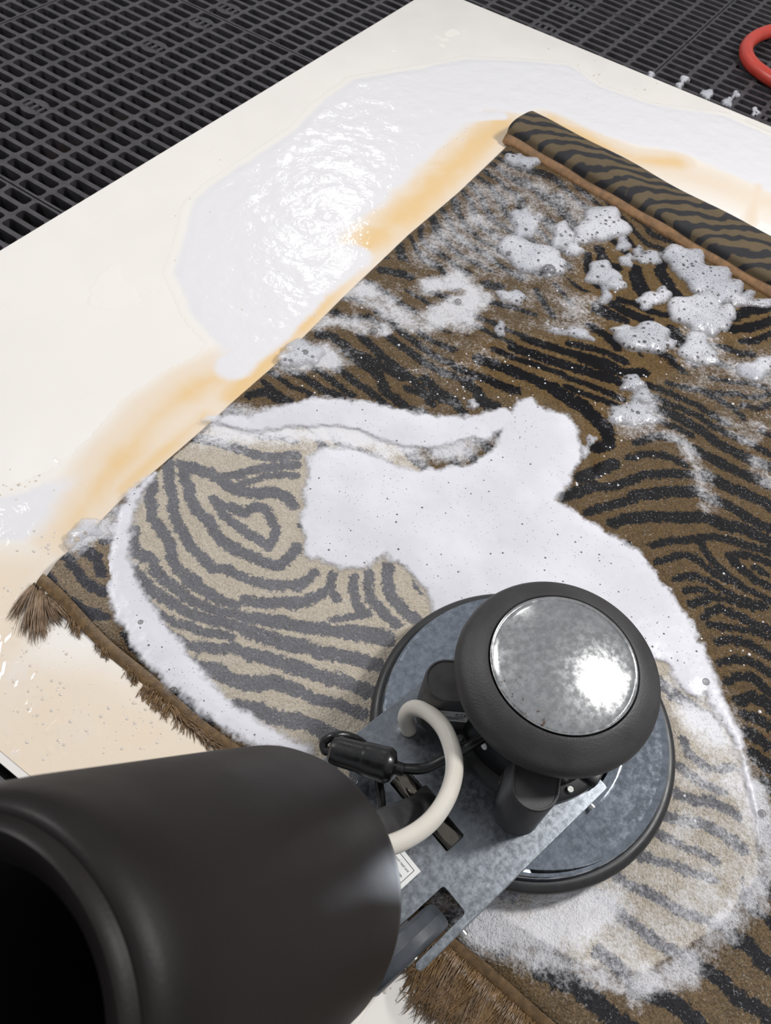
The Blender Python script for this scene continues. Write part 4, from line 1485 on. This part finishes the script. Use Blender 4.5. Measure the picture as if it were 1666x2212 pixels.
# white feed hose
hp = [loc(884, 1578, .100), loc(877, 1548, .128), loc(893, 1530, .150), loc(925, 1539, .168), loc(958, 1572, .185), loc(978, 1622, .200), loc(981, 1672, .212), loc(964, 1726, .225), loc(930, 1774, .240), loc(880, 1810, .262), loc(820, 1832, .29), loc(740, 1840, .33), loc(690, 1850, .37)]
tube('feed_hose', hp, .0112, M['hose'], mach, 20, 8)

# cord and in-line connector
pA, pB = np.array(loc(712, 1617, .165)), np.array(loc(868, 1662, .165))
dv = pB - pA
Lc = np.linalg.norm(dv)
dvn = dv / Lc
cm = Matrix.Translation(pA) @ Vector(dvn).to_track_quat('Z', 'Y').to_matrix().to_4x4()
conn = lathe('plug_connector', [(0, 0), (.012, 0), (.0165, .003), (.0185, .010), (.0195, .040), (.0205, .043), (.0215, .047), (.0222, .060), (.0222, Lc * .72), (.0232, Lc * .76), (.0225, Lc * .82), (.0190, Lc * .88), (.0110, Lc * .91), (.0088, Lc * .92), (.0082, Lc * 1.02), (.0070, Lc * 1.03), (0, Lc * 1.03)], M['cord'], mach, 40, cm, sharp=35)
tube('power_cord', [pB - dvn * .004, loc(915, 1660, .162), loc(960, 1640, .168), loc(1010, 1614, .176), loc(1060, 1585, .18), (.09, 0.0, .19)], .0068, M['cord'], mach, 14, 8)
tube('cord_loop', [pA + dvn * .006, loc(703, 1622, .158), loc(700, 1603, .160), loc(722, 1590, .166), loc(752, 1590, .160), loc(790, 1612, .140), loc(812, 1660, .125), loc(822, 1710, .125), loc(826, 1760, .135)], .0058, M['cord'], mach, 12, 8)
tube('cable_tie', [loc(812, 1764, .140), loc(826, 1758, .150), loc(838, 1760, .14)], .0026, M['cord'], mach, 8, 6)

# wheels in the notches
for s in (-1, 1):
    wm = Matrix.Translation((.328, s * .1045, .0745)) @ Matrix.Rotation(-math.pi / 2, 4, 'X')
    wprof = [(.012, -.015), (.045, -.0165), (.056, -.0172), (.0605, -.0150), (.0625, -.011), (.0632, -.0008), (.0636, 0), (.0632, .0008), (.0625, .011), (.0605, .0150), (.056, .0172), (.045, .0165), (.012, .015)]
    wh = lathe('wheel', wprof, M['wheel'], mach, 64, wm, closed=True, sharp=40)
    wm2 = Matrix.Translation((.328, s * .1045, .0745)) @ Matrix.Rotation(-math.pi / 2, 4, 'X')
    lathe('wheel_hub', [(0, -.018), (.013, -.018), (.013, .018), (0, .018)], M['bolt'], wh, 24, wm2)

# operator sticker on the plate, partly under the tank
sx0, sx1, sy0, sy1 = .2575, .312, -.060, .053
bm = bmesh.new()
bm_box(bm, ((sx0 + sx1) / 2, (sy0 + sy1) / 2, ZP + .0004), (sx1 - sx0, sy1 - sy0, .0006))
wl = from_bm('warning_sticker', bm, M['paper'], mach)
wl['label'] = 'white printed warning sticker'
bm = bmesh.new()
zb = ZP + .0008
m_ = .006
bw = .0007
for c_, d_ in ((((sx0 + sx1) / 2, sy0 + m_), (sx1 - sx0 - 2 * m_, bw)), (((sx0 + sx1) / 2, sy1 - m_), (sx1 - sx0 - 2 * m_, bw)), ((sx0 + m_, (sy0 + sy1) / 2), (bw, sy1 - sy0 - 2 * m_)), ((sx1 - m_, (sy0 + sy1) / 2), (bw, sy1 - sy0 - 2 * m_))):
    bm_box(bm, (c_[0], c_[1], zb), (d_[0], d_[1], .0002))
bmg = Matrix(((0, -1, 0, 0), (1, 0, 0, 0), (0, 0, 1, 0), (0, 0, 0, 1)))
from_bm('sticker_border', bm, M['ink'], wl)
for s_, b_ in (('er must read and', .2715), ('ures,', .2815)):
    text_mesh('sticker_text', s_, .0043, M['ink'], wl, Matrix.Translation((b_, sy1 - .0095, zb + .0002)) @ bmg, 'RIGHT')

# ------------------------------------------------------------------ red hose on the grating
hz = ZT + .021
pr = [(2150, 0), (1900, 18), (1760, 42), (1700, 60), (1650, 72), (1620, 90), (1612, 112), (1622, 135), (1645, 156), (1680, 178), (1740, 205), (1820, 225), (2050, 262), (2350, 262)]
hpts = [(*G(p, hz)[0], hz) for p in pr]
ho = tube('red_hose', hpts, .0205, M['red'], None, 24, 10)
tag(ho, 'red rubber hose looping across the black grating', 'hose')
